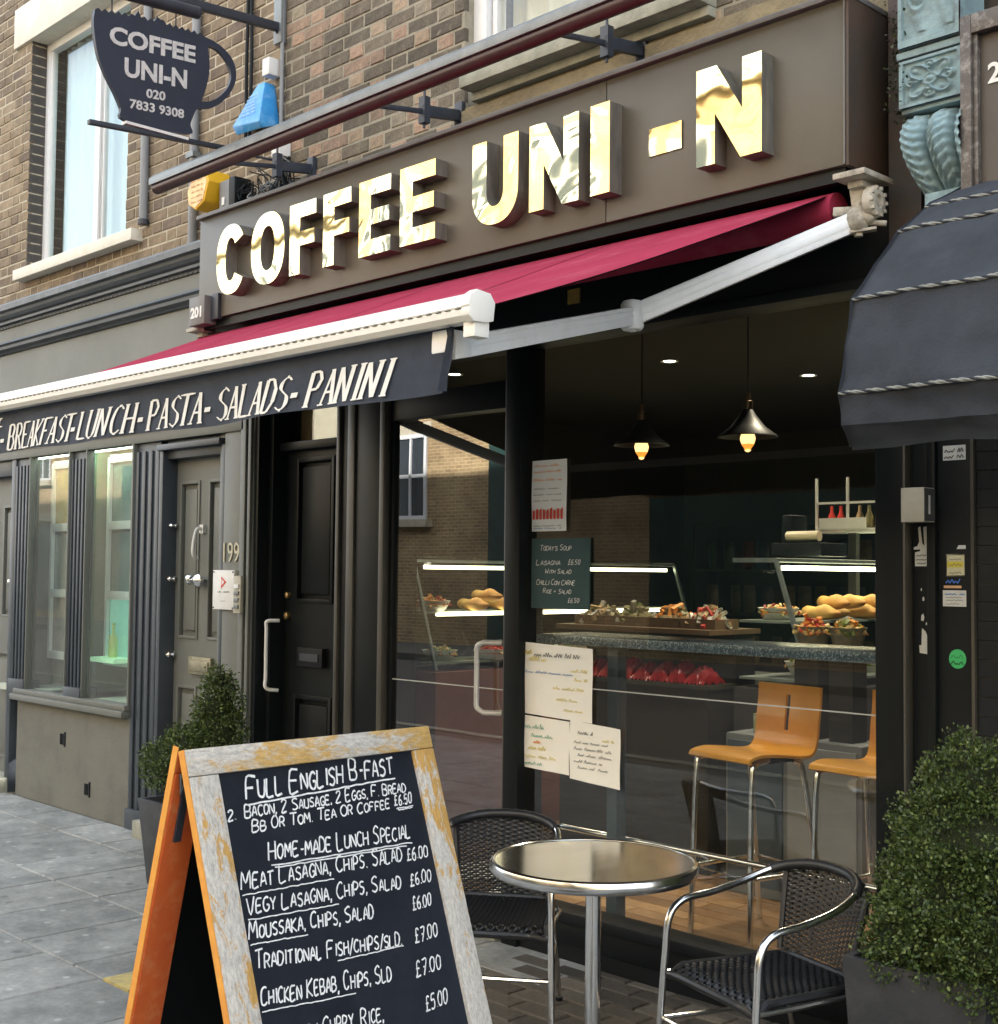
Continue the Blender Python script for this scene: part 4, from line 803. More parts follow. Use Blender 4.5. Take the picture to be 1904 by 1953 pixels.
# papers on the floor by the door
lf=random.Random(9)
for i,(x,y,rz) in enumerate(((-4.35,.42,.5),(-4.55,.62,-.3),(-4.75,.5,.9))):
    mb=MB(); mb.grid(lambda u,v:((u-.5)*.21,(v-.5)*.297,.002+.02*u*v),4,4); o=link('leaflet',to_mesh(mb,'leaflet',M['paper'],recalc=False),None,'loose white leaflet lying on the cafe floor inside the glass door','leaflet','loose leaflets inside the door',None,(x,y,FZ+.012),(0,0,rz))
# baskets and bags of food on the counter behind the ledge
olive=pbr('olive_wrap',(.20,.18,.07),(.10,.09,.04),25,.5); tanw=pbr('tan_wrap',(.38,.27,.13),(.25,.17,.08),25,.6); clearw=pbr('clear_bag',(.30,.30,.25),(.18,.18,.14),30,.3)
cb=thing('bread_counter','dark wooden counter carrying baskets of wrapped rolls behind the granite ledge','counter',(-4.35,1.5,FZ))
mb=MB(); mb.box(-4.95,-3.95,1.58,1.75,FZ,1.30); mb.box(-4.95,-3.95,1.35,1.58,FZ,1.03); part('counter_body',mb,M['room'],cb); mb=MB(); mb.box(-4.96,-3.94,1.33,1.58,1.03,1.05); part('lower_shelf',mb,M['roomO'],cb); mb=MB(); mb.box(-4.97,-3.93,1.33,1.77,1.30,1.325); part('counter_top',mb,pbr('brown_counter_top',(.14,.09,.05),(.10,.06,.035),5,.4),cb)
for i,(x,mm,lb) in enumerate(((-4.80,(tanw,clearw,olive),'basket of wrapped tan rolls at the left end of the dark counter'),(-4.55,(olive,clearw,green),'basket of olive wrapped salads second along the dark counter'),(-4.30,(tanw,olive,orange),'basket of orange and tan rolls in the middle of the dark counter'),(-4.07,(clearw,tanw,red),'basket of clear bagged rolls at the right end of the dark counter'))):
    t=thing('food_basket',lb,'basket',(x,1.52,1.325)); mb=MB(); mb.box(x-.11,x+.11,1.42,1.43,1.325,1.375); mb.box(x-.11,x+.11,1.61,1.62,1.325,1.375); mb.box(x-.11,x-.10,1.43,1.61,1.325,1.375); mb.box(x+.10,x+.11,1.43,1.61,1.325,1.375); mb.box(x-.10,x+.10,1.43,1.61,1.325,1.33); part('basket_wall',mb,bpy.data.materials['brown_counter_top'],t)
    part('wrapped_rolls',heap((x,1.52,1.345),.10,70,60+i,mm,'','','',sz=.032,flat=1.0),mm,t,kind='stuff')
for x,lb,mm in ((-3.32,'deep glass bowl of orange and red salad nearest the right display case',(orange,red,cream)),(-3.14,'deep glass bowl of yellow pasta salad beside the dark post',(cream,orange,green))):
    t=thing('salad_bowl',lb,'salad bowl',(x,1.3,1.27)); mb=MB(); mb.box(x-.06,x+.06,1.24,1.36,FZ,1.27); part('bowl_stand',mb,M['room'],t); part('bowl',bowl((x,1.3,1.27),.085,.10),clearw,t,smooth=True); part('salad',heap((x,1.3,1.34),.08,90,int(-x*100),mm,'','','',sz=.022,flat=.9),mm,t,kind='stuff')
# grid shelf with bottles high on the right, coffee machine with a pale drum
rk=thing('bottle_rack','small white grid rack with red and yellow bottles, high at the right of the cafe','rack',(-3.9,2.65,1.86))
mb=MB(); 
for x in (-4.12,-3.92,-3.72): mb.box(x-.006,x+.006,2.60,2.615,1.86,2.16)
for z in (1.86,2.01): mb.box(-4.12,-3.72,2.599,2.616,z,z+.012)
mb.box(-4.12,-3.72,2.6,2.75,1.845,1.858); mb.box(-4.10,-3.80,2.597,2.60,1.87,1.93); part('rack_grid',mb,M['white'],rk); mb=MB(); mb.box(-3.95,-3.9,2.66,2.70,FZ,1.845); part('rack_post',mb,M['room'],rk)
for i,(x,c) in enumerate(((-4.06,red),(-4.0,red),(-3.88,tanw),(-3.82,olive),(-3.76,cream))):
    mb=MB(); mb.lathe([(.001,0),(.022,0),(.022,.08),(.009,.11),(.009,.14),(.001,.142)],(x,2.67,1.86),12); solo('sauce_bottle',mb,[c],['first red sauce bottle on the white grid rack','second red sauce bottle on the white grid rack','tan sauce bottle in the middle of the white grid rack','olive sauce bottle on the white grid rack','cream sauce bottle at the right end of the white grid rack'][i],'bottle',smooth=True)
cm=thing('coffee_machine','dark coffee machine with a pale cream drum above the right display case','coffee machine',(-3.8,1.95,1.70))
mb=MB(); mb.box(-3.92,-3.62,1.85,2.1,1.70,1.77); mb.box(-3.92,-3.86,1.95,2.1,1.77,1.92); part('machine_body',mb,M['blackM'],cm,bevel=.01); mb=MB(); mb.tube([(-3.85,1.9,1.805),(-3.66,1.9,1.805)],.027,14); part('cream_drum',mb,pbr('cream_enamel',(.62,.54,.36),None,4,.4),cm,smooth=True)
mb=MB()
for (xx,zz) in ((-4.9,1.95),(-4.45,2.0)): pass
# ---- granite ledge along the window
GL=thing('window_ledge','blue speckled granite bar ledge along the inside of the shop window','ledge',(-3.06,.2,FZ))
mb=MB(); mb.box(-3.88,-2.14,.05,.36,1.305,1.345); part('ledge_top',mb,M['granite'],GL,bevel=.006)
for x in (-3.55,-2.32): mb=MB(); mb.box(x,x+.055,.13,.19,FZ,1.305); part('ledge_post',mb,pbr('blue_grey_post',(.045,.065,.075),(.035,.05,.06),4,.35) if x<-3 else bpy.data.materials['blue_grey_post'],GL,bevel=.004)
mb=MB(); mb.tube([(-3.86,.2,.52),(-2.2,.2,.52)],.012,10); part('foot_rail',mb,M['chrome'],GL,smooth=True)
# ---- bar stools
def stool():
    t=thing('bar_stool','honey coloured plywood bar stool with slotted back, chrome legs, behind the window','bar stool')
    th=.012
    prof=catmull([(-.205,.735),(-.19,.752),(-.12,.762),(0,.752),(.10,.742),(.155,.752),(.18,.80),(.19,.88),(.20,.95),(.205,1.02)],5)
    prof=[(v[0],v[1]) for v in prof]
    def sh(off):
        out=[]
        for i,(y,z) in enumerate(prof):
            a=prof[max(0,i-1)];b=prof[min(len(prof)-1,i+1)];dx=b[0]-a[0];dz=b[1]-a[1];l=math.hypot(dx,dz); out.append((y-dz/l*off,z+dx/l*off))
        return out
    A=sh(th/2);B=sh(-th/2);mb=MB();n=len(A);hw=.175
    xs=[-hw,-.012,.012,hw]
    for i in range(n-1):
        slot=.82<prof[i][1]<.975 and prof[i][0]>.15
        for k in range(3):
            if k==1 and slot: continue
            x0,x1=xs[k],xs[k+1]
            mb.add([(x0,*A[i]),(x1,*A[i]),(x1,*A[i+1]),(x0,*A[i+1]),(x0,*B[i]),(x1,*B[i]),(x1,*B[i+1]),(x0,*B[i+1])],[(0,1,2,3),(7,6,5,4),(0,4,5,1),(1,5,6,2),(2,6,7,3),(3,7,4,0)])
    part('seat_shell',mb,M['ply'],t,world=False,smooth=False)
    for sx in (-1,1):
        l=MB(); l.tube(catmull([(sx*.17,-.20,0),(sx*.165,-.19,.35),(sx*.16,-.18,.68),(sx*.155,-.15,.728),(sx*.12,-.05,.735)],6),.0125,10); part('leg',l,M['chrome'],t,world=False,smooth=True)
        l=MB(); l.tube(catmull([(sx*.19,.22,0),(sx*.17,.17,.35),(sx*.15,.12,.68),(sx*.14,.08,.73)],6),.0125,10); part('leg',l,M['chrome'],t,world=False,smooth=True)
    l=MB(); l.tube([(-.165,-.19,.28),(.165,-.19,.28),(.175,.18,.28),(-.175,.18,.28)],.009,8,closed=True); part('footrest',l,M['chrome'],t,world=False,smooth=True)
    l=MB(); l.box(-.13,.13,-.12,.12,.722,.734); part('seat_plate',l,M['blackM'],t,world=False)
    return t
s1=stool(); s1.location=(-3.165,.62,FZ); s1.rotation_euler=(0,0,R(-10)); s1['label']='nearer honey plywood bar stool, its slotted back fully in view behind the window'; s1['group']='plywood bar stools at the window ledge'
s2=copy_tree(s1); s2.location=(-2.62,.66,FZ); s2.rotation_euler=(0,0,R(-6)); s2['label']='second plywood bar stool, half hidden by the dark post near the right window edge'
# ---- pendants and downlights
def pendant(x,y,z,label):
    t=thing('pendant_lamp',label,'pendant lamp',(x,y,z),0,'filament pendant lamps in the cafe')
    mb=MB(); mb.tube([(x,y,z+.17),(x,y,2.76)],.003,6); part('cord',mb,M['blackM'],t)
    mb=MB(); mb.lathe([(.001,.2),(.012,.2),(.012,.17),(.022,.165),(.022,.07),(.017,.06)],(x,y,z),14); part('socket',mb,pbr('dark_brass',(.12,.08,.04),None,3,.35,metal=.8) if 'dark_brass' not in bpy.data.materials else bpy.data.materials['dark_brass'],t,smooth=True)
    mb=MB(); mb.lathe([(.022,.13),(.04,.10),(.075,.055),(.125,.018),(.128,.012),(.124,.012),(.072,.05),(.036,.09),(.02,.118)],(x,y,z),28); part('shade',mb,M['blackM'],t,smooth=True)
    mb=MB(); mb.lathe([(.001,-.042),(.012,-.04),(.026,-.02),(.031,.005),(.026,.03),(.014,.055),(.012,.065),(.001,.066)],(x,y,z),18); part('bulb',mb,pbr('amber_glass_bulb',(1,.45,.10),None,3,.3,emit=(1,.26,.03),es=.30) if 'amber_glass_bulb' not in bpy.data.materials else bpy.data.materials['amber_glass_bulb'],t,smooth=True)
    mb=MB(); mb.lathe([(.001,-.052),(.008,-.050),(.015,-.043),(.008,-.0425),(.001,-.0422)],(x,y,z),12); mb.lathe([(.0268,-.018),(.033,.002),(.033,.010),(.0268,.028)],(x,y,z),14)
    part('filament',mb,pbr('filament',(1,.8,.5),None,3,.5,emit=(1,.60,.22),es=.45) if 'filament' not in bpy.data.materials else bpy.data.materials['filament'],t)
pendant(-3.833,.685,2.176,'left-hand black pendant lamp with glowing amber bulb, seen through the shop window'); pendant(-3.26,.70,2.178,'right-hand black pendant lamp with glowing amber bulb, hanging nearest the blue canopy')
for (x,y),lb in (((-4.413,1.618),'small ceiling downlight between the two pendant cords'),((-4.139,2.549),'small ceiling downlight furthest to the right, beside the canopy'),((-5.629,1.153),'small ceiling downlight seen through the transom above the glass door')):
    t=thing('ceiling_downlight',lb,'downlight',(x,y,2.76),0,'recessed downlights'); mb=MB(); mb.lathe([(.035,0),(.05,-.004),(.05,-.01),(.035,-.008)],(x,y,2.76),16); part('trim_ring',mb,M['white'],t); mb=MB(); mb.lathe([(.001,-.006),(.034,-.006),(.034,-.002)],(x,y,2.76),16); part('diffuser',mb,pbr('downlight_glow',(1,1,.9),None,3,.5,emit=(1,.93,.75),es=4) if 'downlight_glow' not in bpy.data.materials else bpy.data.materials['downlight_glow'],t)
for (x,y) in ((-4.413,1.618),(-4.139,2.549),(-5.629,1.153),(-3.2,1.0),(-3.0,2.3)):  # last pair have no fitting above: fill spots added to brighten the room
    l_=bpy.data.lights.new('downlight_and_fill_beam','SPOT'); l_.energy=17; l_.color=(1,.84,.62); l_.spot_size=R(110); l_.spot_blend=.8; l_.shadow_soft_size=.05
    lo=bpy.data.objects.new('downlight_and_fill_beam',l_); COL.objects.link(lo); lo.location=(x,y,2.73)
# ---- notices on the glass
def sheet(nm,x0,x1,z0,z1,label,cat,mat='paper',y=-.006,curl=.004,skew=0):
    mb=MB(); mb.grid(lambda u,v:(x0+(x1-x0)*u,y-curl*math.sin(u*4+v*3)**2,z0+(z1-z0)*v+skew*(u-.5)),6,6); o=solo(nm,mb,[M[mat]],label,cat,recalc=False,smooth=True); return o
f6=fy(-.0125)
o=sheet('price_list',-3.854,-3.655,1.775,2.072,'white price list with red lettering, topmost notice on the shop window','poster')
mb=MB(); rr=random.Random(8)
for r,(z,c) in enumerate(((2.045,2),(2.02,2),(1.985,2),(1.95,0),(1.925,0),(1.90,0),(1.795,0),(1.785,1))): scribble(-3.84,-3.68,z,.012 if r<3 else .006,f6,mb,.0028 if r<3 else .0018,c,rr)
for k in range(9): mb.add([f6(-3.845+k*.02,1.825,0),f6(-3.832+k*.02,1.825,0),f6(-3.832+k*.02,1.862+.006*(k%3),0),f6(-3.845+k*.02,1.862+.006*(k%2),0)],[(0,1,2,3)],3)
part('print',mb,[M['ink'],M['inkB'],M['inkO'],M['inkR']],o,recalc=False)
mb=MB(); mb.box(-3.85,-3.527,-.012,-.002,1.455,1.745); ob=solo('window_chalkboard',mb,[M['chalkG']],'dark teal chalkboard with chalk prices leaning in the shop window','chalkboard',bevel=.002)
mb=MB(); f7=fy(-.0135)
for tx,a,b,z,h in (("TODAY'S SOUP",-3.80,-3.62,1.695,.022),('LASAGNA',-3.82,-3.68,1.635,.022),('£6.50',-3.64,-3.57,1.637,.020),('WITH SALAD',-3.77,-3.62,1.600,.018),('CHILLI CON CARNE',-3.82,-3.60,1.553,.022),('RICE + SALAD',-3.78,-3.62,1.518,.018),('£6.50',-3.64,-3.575,1.482,.018)): strokes(tx,a,b,z,h,f7,mb,.0026)
part('chalk_writing',mb,M['chalk'],ob,recalc=False)
o=sheet('yellow_lettered_notice',-3.895,-3.507,1.008,1.305,'large square white notice with faded yellow and blue writing, beside the door handle','poster',skew=-.012)
mb=MB(); rr=random.Random(18)
for (a,b,z,h,w,c) in ((-3.88,-3.84,1.262,.025,.005,4),(-3.83,-3.56,1.255,.022,.0035,0),(-3.86,-3.76,1.235,.02,.0035,4),(-3.88,-3.60,1.185,.012,.0025,1),(-3.62,-3.53,1.20,.014,.003,4),(-3.60,-3.53,1.165,.014,.003,4),(-3.72,-3.55,1.125,.014,.003,4),(-3.70,-3.58,1.08,.012,.003,4),(-3.66,-3.54,1.04,.01,.003,4)): scribble(a,b,z,h,f6,mb,w,c,rr)
part('writing',mb,[M['ink'],M['inkB'],M['inkO'],M['inkR'],M['inkY']],o,recalc=False)
o=sheet('drinks_notice',-3.897,-3.63,.787,1.003,'pale notice with orange and green writing, left one of the lower pair','poster',skew=-.008)
mb=MB(); rr=random.Random(28)
for (a,b,z,h,w,c) in ((-3.88,-3.77,.955,.022,.003,5),(-3.84,-3.72,.92,.016,.003,5),(-3.86,-3.76,.868,.02,.004,4),(-3.83,-3.79,.895,.016,.005,2),(-3.88,-3.70,.835,.014,.003,4),(-3.88,-3.78,.805,.016,.003,5)): scribble(a,b,z,h,f6,mb,w,c,rr)
gi=pbr('green_ink',(.15,.42,.30),None,4,.8); part('writing',mb,[M['ink'],M['inkB'],M['inkO'],M['inkR'],M['inkY'],gi],o,recalc=False)
o=sheet('hot_food_notice',-3.628,-3.36,.765,1.000,'white notice with black hand-written list, right one of the lower pair','poster',skew=-.015)
mb=MB(); rr=random.Random(38)
for (a,b,z,h,w,c) in ((-3.58,-3.50,.955,.016,.0028,0),(-3.45,-3.39,.935,.014,.0028,4),(-3.60,-3.42,.918,.013,.0024,0),(-3.60,-3.40,.892,.013,.0024,0),(-3.58,-3.40,.868,.013,.0024,0),(-3.60,-3.45,.842,.013,.0024,0),(-3.58,-3.42,.818,.013,.0024,0)): scribble(a,b,z,h,f6,mb,w,c,rr)
part('writing',mb,[M['ink'],M['inkB'],M['inkO'],M['inkR'],M['inkY']],o,recalc=False)
# ============================================================ hanging cup sign
HX=-5.825
HS=thing('hanging_sign','dark navy cup shaped hanging sign reading COFFEE UNI-N on an iron bracket','sign',(HX,0.04,4.1))
cupo=[(-1.043,4.293),(-1.048,4.219),(-1.025,4.087),(-.984,3.996),(-.93,3.913),(-.896,3.849),(-.868,3.792),(-.524,3.809),(-.511,3.866),(-.481,3.943),(-.44,4.024),(-.41,4.142),(-.409,4.232),(-.421,4.30),(-.447,4.343)]
top=[]
rnd=random.Random(2); n=34
for i in range(1,n):
    t=i/n; y=-.447+(-1.043+.447)*t; z=4.343+(4.293-4.343)*t**2; top.append((y,z+ (.010 if i%2 else -.006)+ (.022*math.exp(-((t-.42)/.035)**2)+.022*math.exp(-((t-.62)/.03)**2))))
cs=[(v.x,v.y) for v in catmull([Vector((a,b)) for a,b in cupo],4)]
mb=MB(); mb.prism(cs+top,lambda u,v,d:(HX-d,u,v),-.012,.012); part('cup_panel',mb,M['navy'],HS)
ho=catmull([Vector(p) for p in [(-.44,4.339),(-.367,4.328),(-.3,4.296),(-.258,4.249),(-.245,4.187),(-.262,4.117),(-.316,4.038),(-.388,3.98),(-.47,3.955)]],5)
hi=catmull([Vector(p) for p in [(-.425,4.295),(-.366,4.292),(-.314,4.259),(-.286,4.216),(-.276,4.166),(-.297,4.108),(-.346,4.049),(-.403,4.010),(-.46,3.996)]],5)
mb=MB(); m_=len(ho); v=[(HX+.010,p.x,p.y) for p in ho]+[(HX+.010,p.x,p.y) for p in hi]+[(HX-.010,p.x,p.y) for p in ho]+[(HX-.010,p.x,p.y) for p in hi]
mb.add(v,[f for i in range(m_-1) for f in ((i,i+1,m_+i+1,m_+i),(2*m_+i+1,2*m_+i,3*m_+i,3*m_+i+1),(2*m_+i,2*m_+i+1,i+1,i),(m_+i,m_+i+1,3*m_+i+1,3*m_+i))]); part('cup_handle',mb,M['navy'],HS)
sk=lambda X,k:(lambda u,v,d:(X-d,u,v+k*u))
for tx,h,y0,z0,w,k,b in (('COFFEE',.118,-.965,4.153,.474,.072,.004),('UNI-N',.128,-.882,4.012,.345,.088,.004),('020',.062,-.762,3.936,.105,.10,.0015),('7833 9308',.062,-.850,3.861,.300,.077,.0015)):
    mb=MB(); typeset(tx,h,sk(HX+.0135,k),mb,bold=b,ext=.001,width=w,x0=y0,y0=z0-k*y0); part('lettering',mb,M['signwhite'],HS,recalc=False)
mb=MB(); mb.box(HX-.02,HX+.02,-.872,-.524,3.776,3.790); part('white_edge_strip',mb,M['white'],HS)
mb=MB(); mb.bar((HX,-1.056,3.742),(HX,-.24,3.796),.03,.022); mb.bar((HX,-.5,3.775),(HX,.04,3.80),.012,.012); part('lower_bar',mb,M['iron'],HS,bevel=.002)
mb=MB(); mb.bar((HX,-1.10,4.452),(HX,.04,4.53),.035,.045); part('top_bar',mb,M['iron'],HS,bevel=.004)
mb=MB(); mb.box(HX-.035,HX+.035,.012,.046,4.44,4.85); part('wall_plate',mb,M['ironG'],HS,bevel=.003)
mb=MB()
for z in (4.50,4.72): mb.lathe([(.001,0),(.009,0),(.008,.006),(.001,.008)],(HX,.012,z),8,ax='y')
part('bolt',mb,M['iron'],HS)
mb=MB(); mb.tube([(HX+.03,-1.03,4.402),(HX+.03,-.49,4.440)],.032,14); part('lamp_trough',mb,M['iron'],HS,smooth=True)
for y in (-.95,-.60): mb=MB(); mb.tube([(HX,y,4.30),(HX,y,4.46)],.004,6); part('hanger_chain',mb,M['iron'],HS)
# ============================================================ long awning lamp trough with three arms
TR=thing('lamp_trough','long grey and maroon lamp trough on three iron arms above the cafe sign','light fitting',(-4.4,-.5,3.6))
mb=MB(); y0,z0=-.53,3.605
prof=[(-.050,-.012),(-.050,.022),(-.026,.045),(.012,.048),(.038,.028),(.042,.0)]
XA,XB=-6.10,-2.05
v=[(XA,y0+a,z0+b) for a,b in prof]+[(XB,y0+a,z0+b) for a,b in prof]; k=len(prof)
mb.add(v,[(i,i+1,k+i+1,k+i) for i in range(k-1)]+[tuple(range(k)),tuple(range(2*k-1,k-1,-1)),(0,k,2*k-1,k-1)]); part('trough_hood',mb,M['ironG'],TR,bevel=.002)
mb=MB(); mb.tube([(XA+.012,y0-.008,z0-.022),(XB,y0-.008,z0-.022)],.032,14); part('lamp_tube',mb,M['maroon'],TR,smooth=True)
for x in (-5.517,-4.376,-3.299):
    mb=MB(); mb.bar((x,.04,3.69),(x,-.20,3.655),.026,.05); mb.bar((x,-.18,3.655),(x,-.53,3.60),.014,.022); part('support_arm',mb,M['iron'],TR,bevel=.003)
    mb=MB(); mb.box(x-.025,x+.025,.02,.045,3.63,3.75); part('arm_plate',mb,M['iron'],TR,bevel=.002)
    mb=MB(); mb.box(x-.02,x+.02,-.20,-.165,3.60,3.72); mb.tube([(x,-.183,3.58),(x,-.183,3.76)],.006,8); part('arm_clamp',mb,M['iron'],TR)
# ============================================================ boxes and cables on the brickwork
def q(p): return p
mb=MB() # blue alarm box: a tapering wedge
T=[(-5.96,4.245),(-5.87,4.235)]; Bt=[(-6.105,4.03),(-5.80,3.985)]
v=[(-5.955,-.02,4.24),(-5.885,-.02,4.235),(-5.955,.045,4.24),(-5.885,.045,4.235),(-6.09,-.09,4.02),(-5.83,-.09,3.99),(-6.09,.045,4.04),(-5.83,.045,4.0),(-6.05,-.085,3.965),(-5.84,-.06,3.965)]
mb.add(v,[(0,1,5,4),(0,4,6,2),(1,3,7,5),(0,2,3,1),(4,5,9,8),(4,8,6),(5,7,9),(6,8,9,7),(2,6,7,3)]); ab=solo('alarm_box',mb,[M['blue']],'bright blue wedge shaped alarm box below the white junction box','alarm box',bevel=.006)
mb=MB(); rr=random.Random(6)
for r in range(6): 
    t=r/6; scribble(-6.0-.05*t,-5.91+.02*t,4.17-.022*r,.01,lambda u,v,d:(u,-.0235-.07*((4.24-v)/.23)-.002,v),mb,.004,0,rr)
part('faded_print',mb,pbr('pale_blue_print',(.35,.55,.75),None,5,.7),ab,recalc=False)
mb=MB(); yc,zc=-6.39,3.72
hexo=[(-6.50,3.665),(-6.515,3.745),(-6.45,3.822),(-6.315,3.835),(-6.285,3.76),(-6.33,3.655),(-6.42,3.618)]
mb.prism(hexo,lambda u,v,d:(u,d,v),-.11,.045); ya=solo('alarm_box',mb,[M['yellow']],'yellow hexagonal alarm box with faded printing above the left end of the cafe sign','alarm box',bevel=.012)
mb=MB(); mb.prism([(u*.86+yc*.14-.004,v*.86+zc*.14) for u,v in hexo],lambda u,v,d:(u,d,v),-.1125,-.109); part('face_label',mb,M['yellowP'],ya)
mb=MB(); rr=random.Random(7)
for r in range(5): scribble(-6.46,-6.34,3.78-.03*r,.014,lambda u,v,d:(u,-.114,v),mb,.003,0,rr)
part('print',mb,pbr('brown_print',(.45,.2,.06),None,5,.7),ya,recalc=False)
for (x0,x1,z0,z1,y,lb) in ((-5.90,-5.835,4.265,4.36,-.03,'small white junction box directly above the blue alarm box'),(-5.80,-5.725,3.80,3.90,-.03,'small white junction box between the lamp trough and the cafe sign')):
    mb=MB(); mb.box(x0,x1,y,.045,z0,z1); solo('junction_box',mb,[M['white']],lb,'junction box',bevel=.006)
mb=MB(); mb.box(-6.27,-6.17,-.05,.045,3.58,3.76); o=solo('grey_switch_box',mb,[M['pipe']],'grey weathered switch box beside the yellow alarm box','switch box',bevel=.006)
mb=MB(); mb.box(-6.235,-6.21,-.056,-.05,3.62,3.665); part('switch_label',mb,M['white'],o)
mb=MB(); mb.box(-6.16,-6.10,-.06,.045,3.52,3.76); solo('black_meter_box',mb,[M['blackM']],'black box between the grey switch box and the tangled cables','switch box',bevel=.006)
mb=MB(); rnd=random.Random(77)
for k in range(46):
    c=Vector((rnd.uniform(-6.10,-5.60),0,rnd.uniform(3.52,3.72))); pts=[c+Vector((rnd.gauss(0,.05),rnd.uniform(-.05,.035),rnd.gauss(0,.055))) for _ in range(5)]
    for p in pts: p.z=max(p.z,3.495)
    mb.tube(catmull(pts,4),.0035,5,mi=0 if rnd.random()<.8 else 1)
solo('cable_tangle',mb,[M['blackM'],M['pipe']],'tangle of black cables heaped on top of the cafe sign','cables',smooth=True,recalc=False)
for x,lb in ((-6.14,'left-hand of the two thin black cables running down to the blue alarm box'),(-6.10,'right-hand of the two thin black cables running down to the blue alarm box')):
    mb=MB(); rnd=random.Random(int(-x*100)); mb.tube(catmull([(x+rnd.uniform(-.006,.006),.03,z) for z in (3.9,4.1,4.4,4.7,5.0,5.4)],4),.010,8); solo('wall_cable',mb,[M['blackM']],lb,'cable','cables on the brickwork',smooth=True)
mb=MB(); mb.tube([(-5.80,.03,3.50),(-5.80,.03,5.2)],.011,8); solo('wall_cable',mb,[M['pipe']],'grey cable running past the two white junction boxes','cable',smooth=True)
mb=MB(); mb.tube([(-7.24,.02,3.74),(-7.24,.02,5.5)],.026,12); w=solo('downpipe',mb,[M['pipe']],'short grey conduit pipe ending beside the white upper window','pipe',smooth=True)
mb=MB(); mb.lathe([(.001,-.02),(.034,-.02),(.034,.01),(.026,.012)],(-7.24,.02,3.735),12); part('end_cap',mb,M['iron'],w)
mb=MB(); mb.tube([(-6.665,.02,3.46),(-6.665,.02,5.6)],.026,12); w=solo('downpipe',mb,[M['pipe']],'long grey conduit pipe running down behind the cup sign','pipe',smooth=True)
for z in (4.0,4.42): mb=MB(); mb.box(-6.705,-6.625,-.012,.045,z,z+.03); part('pipe_clip',mb,M['ironG'],w)
# ============================================================ the red awning
AW=thing('awning','red and white retractable awning with navy valance lettered BREAKFAST LUNCH PASTA SALADS PANINI','awning',(-4.2,-.2,2.8))
AX0,AX1=-6.15,-2.29
mb=MB(); mb.tube([(AX0,-.20,2.795),(AX1+.02,-.20,2.795)],.062,18); part('roller',mb,M['awnR'],AW,smooth=True)
def fab(u,v):
    xl=-6.10+.62*v; x=xl+(AX1-xl)*u; y=-.20-1.60*v; z=2.858+(2.238-2.858)*v-.016*math.sin(PI*v)+.004*math.sin(PI*v)*math.sin(u*19+v*5)
    return (x,y,z)
mb=MB(); mb.grid(fab,60,16); n_=len(mb.v); mb.grid(lambda u,v:(fab(u,v)[0],fab(u,v)[1],fab(u,v)[2]-.004),60,16,1); part('fabric',mb,[M['awnR'],M['awnShade']],AW,smooth=True,recalc=False)
for u_ in (.25,.5,.75): 
    mb=MB(); mb.grid(lambda u,v:(fab(u_,v)[0]+(u-.5)*.016,fab(u_,v)[1],fab(u_,v)[2]+.0025),1,16); part('fabric_seam',mb,M['awnR'],AW,recalc=False)
mb=MB()
def pr(x,pp): return [(x,a,b) for a,b in pp]
pp=[(-1.795,2.205),(-1.835,2.203),(-1.848,2.215),(-1.850,2.228),(-1.845,2.232),(-1.850,2.236),(-1.846,2.258),(-1.825,2.272),(-1.785,2.268),(-1.77,2.25),(-1.775,2.21)]
n_=len(pp); mb.add(pr(-5.50,pp)+pr(AX1,pp),[tuple(range(n_)),tuple(range(2*n_-1,n_-1,-1))]+[(i,(i+1)%n_,n_+(i+1)%n_,n_+i) for i in range(n_)]); part('front_bar',mb,M['awnW'],AW)
mb=MB(); pq=[(-1.79+(a+1.79)*1.12,2.235+(b-2.235)*1.15) for a,b in pp]; mb.add(pr(AX1,pq)+pr(AX1+.028,pq),[tuple(range(n_)),tuple(range(2*n_-1,n_-1,-1))]+[(i,(i+1)%n_,n_+(i+1)%n_,n_+i) for i in range(n_)]); mb.box(AX1-.02,AX1+.02,-1.83,-1.78,2.165,2.205); part('bar_end_cap',mb,M['awnW'],AW,bevel=.003)
VX1=-2.375
mb=MB(); mb.grid(lambda u,v:(-5.46+(VX1-.05*v*v+5.46)*u,-1.80+.006*math.sin(u*40)*v+.010*math.sin(u*13)*v,2.205-.160*v-.004*math.sin(u*22)*v),160,6); part('valance',mb,M['navyC'],AW,smooth=True,recalc=False)
mb=MB(); mb.grid(lambda u,v:(VX1-.012+.012*v-.04*u,-1.806+.02*u*v,2.205-.155*u),6,2); part('valance_hem',mb,M['navyC'],AW,recalc=False)
fv=lambda u,v,d:(u,-1.8035-.010*abs(math.sin(0))+ (lambda uu,vv:(.006*math.sin(uu*40)+.010*math.sin(uu*13))*vv)((u+5.46)/(VX1+5.46),(2.205-v)/.160)+d,v)
def serif(text,x0,x1,z):
    mb=MB(); seriftext(text,x0,x1,z,.093,lambda u,v,d:fv(u,v,d-.0015),mb); part('lettering',mb,M['print'],AW,recalc=False)
for tx,a,b in (('CAFÉ',-5.235,-5.012),('BREAKFAST',-4.945,-4.385),('LUNCH',-4.345,-3.935),('PASTA',-3.875,-3.535),('SALADS',-3.465,-3.07),('PANINI',-2.985,-2.61)): serif(tx,a,b,2.0555)
mb=MB()
for x in (-4.984,-4.375,-3.913,-3.505,-3.033): a=x-.016; mb.add([fv(a,2.086,-.002),fv(a+.030,2.086,-.002),fv(a+.036,2.100,-.002),fv(a+.006,2.100,-.002)],[(0,1,2,3)])
part('hyphens',mb,M['print'],AW,recalc=False)
mb=MB()
for i in range(90):
    x=-5.45+i*.0352; mb.box(x,x+.018,-1.8515,-1.848,2.2305,2.2325)
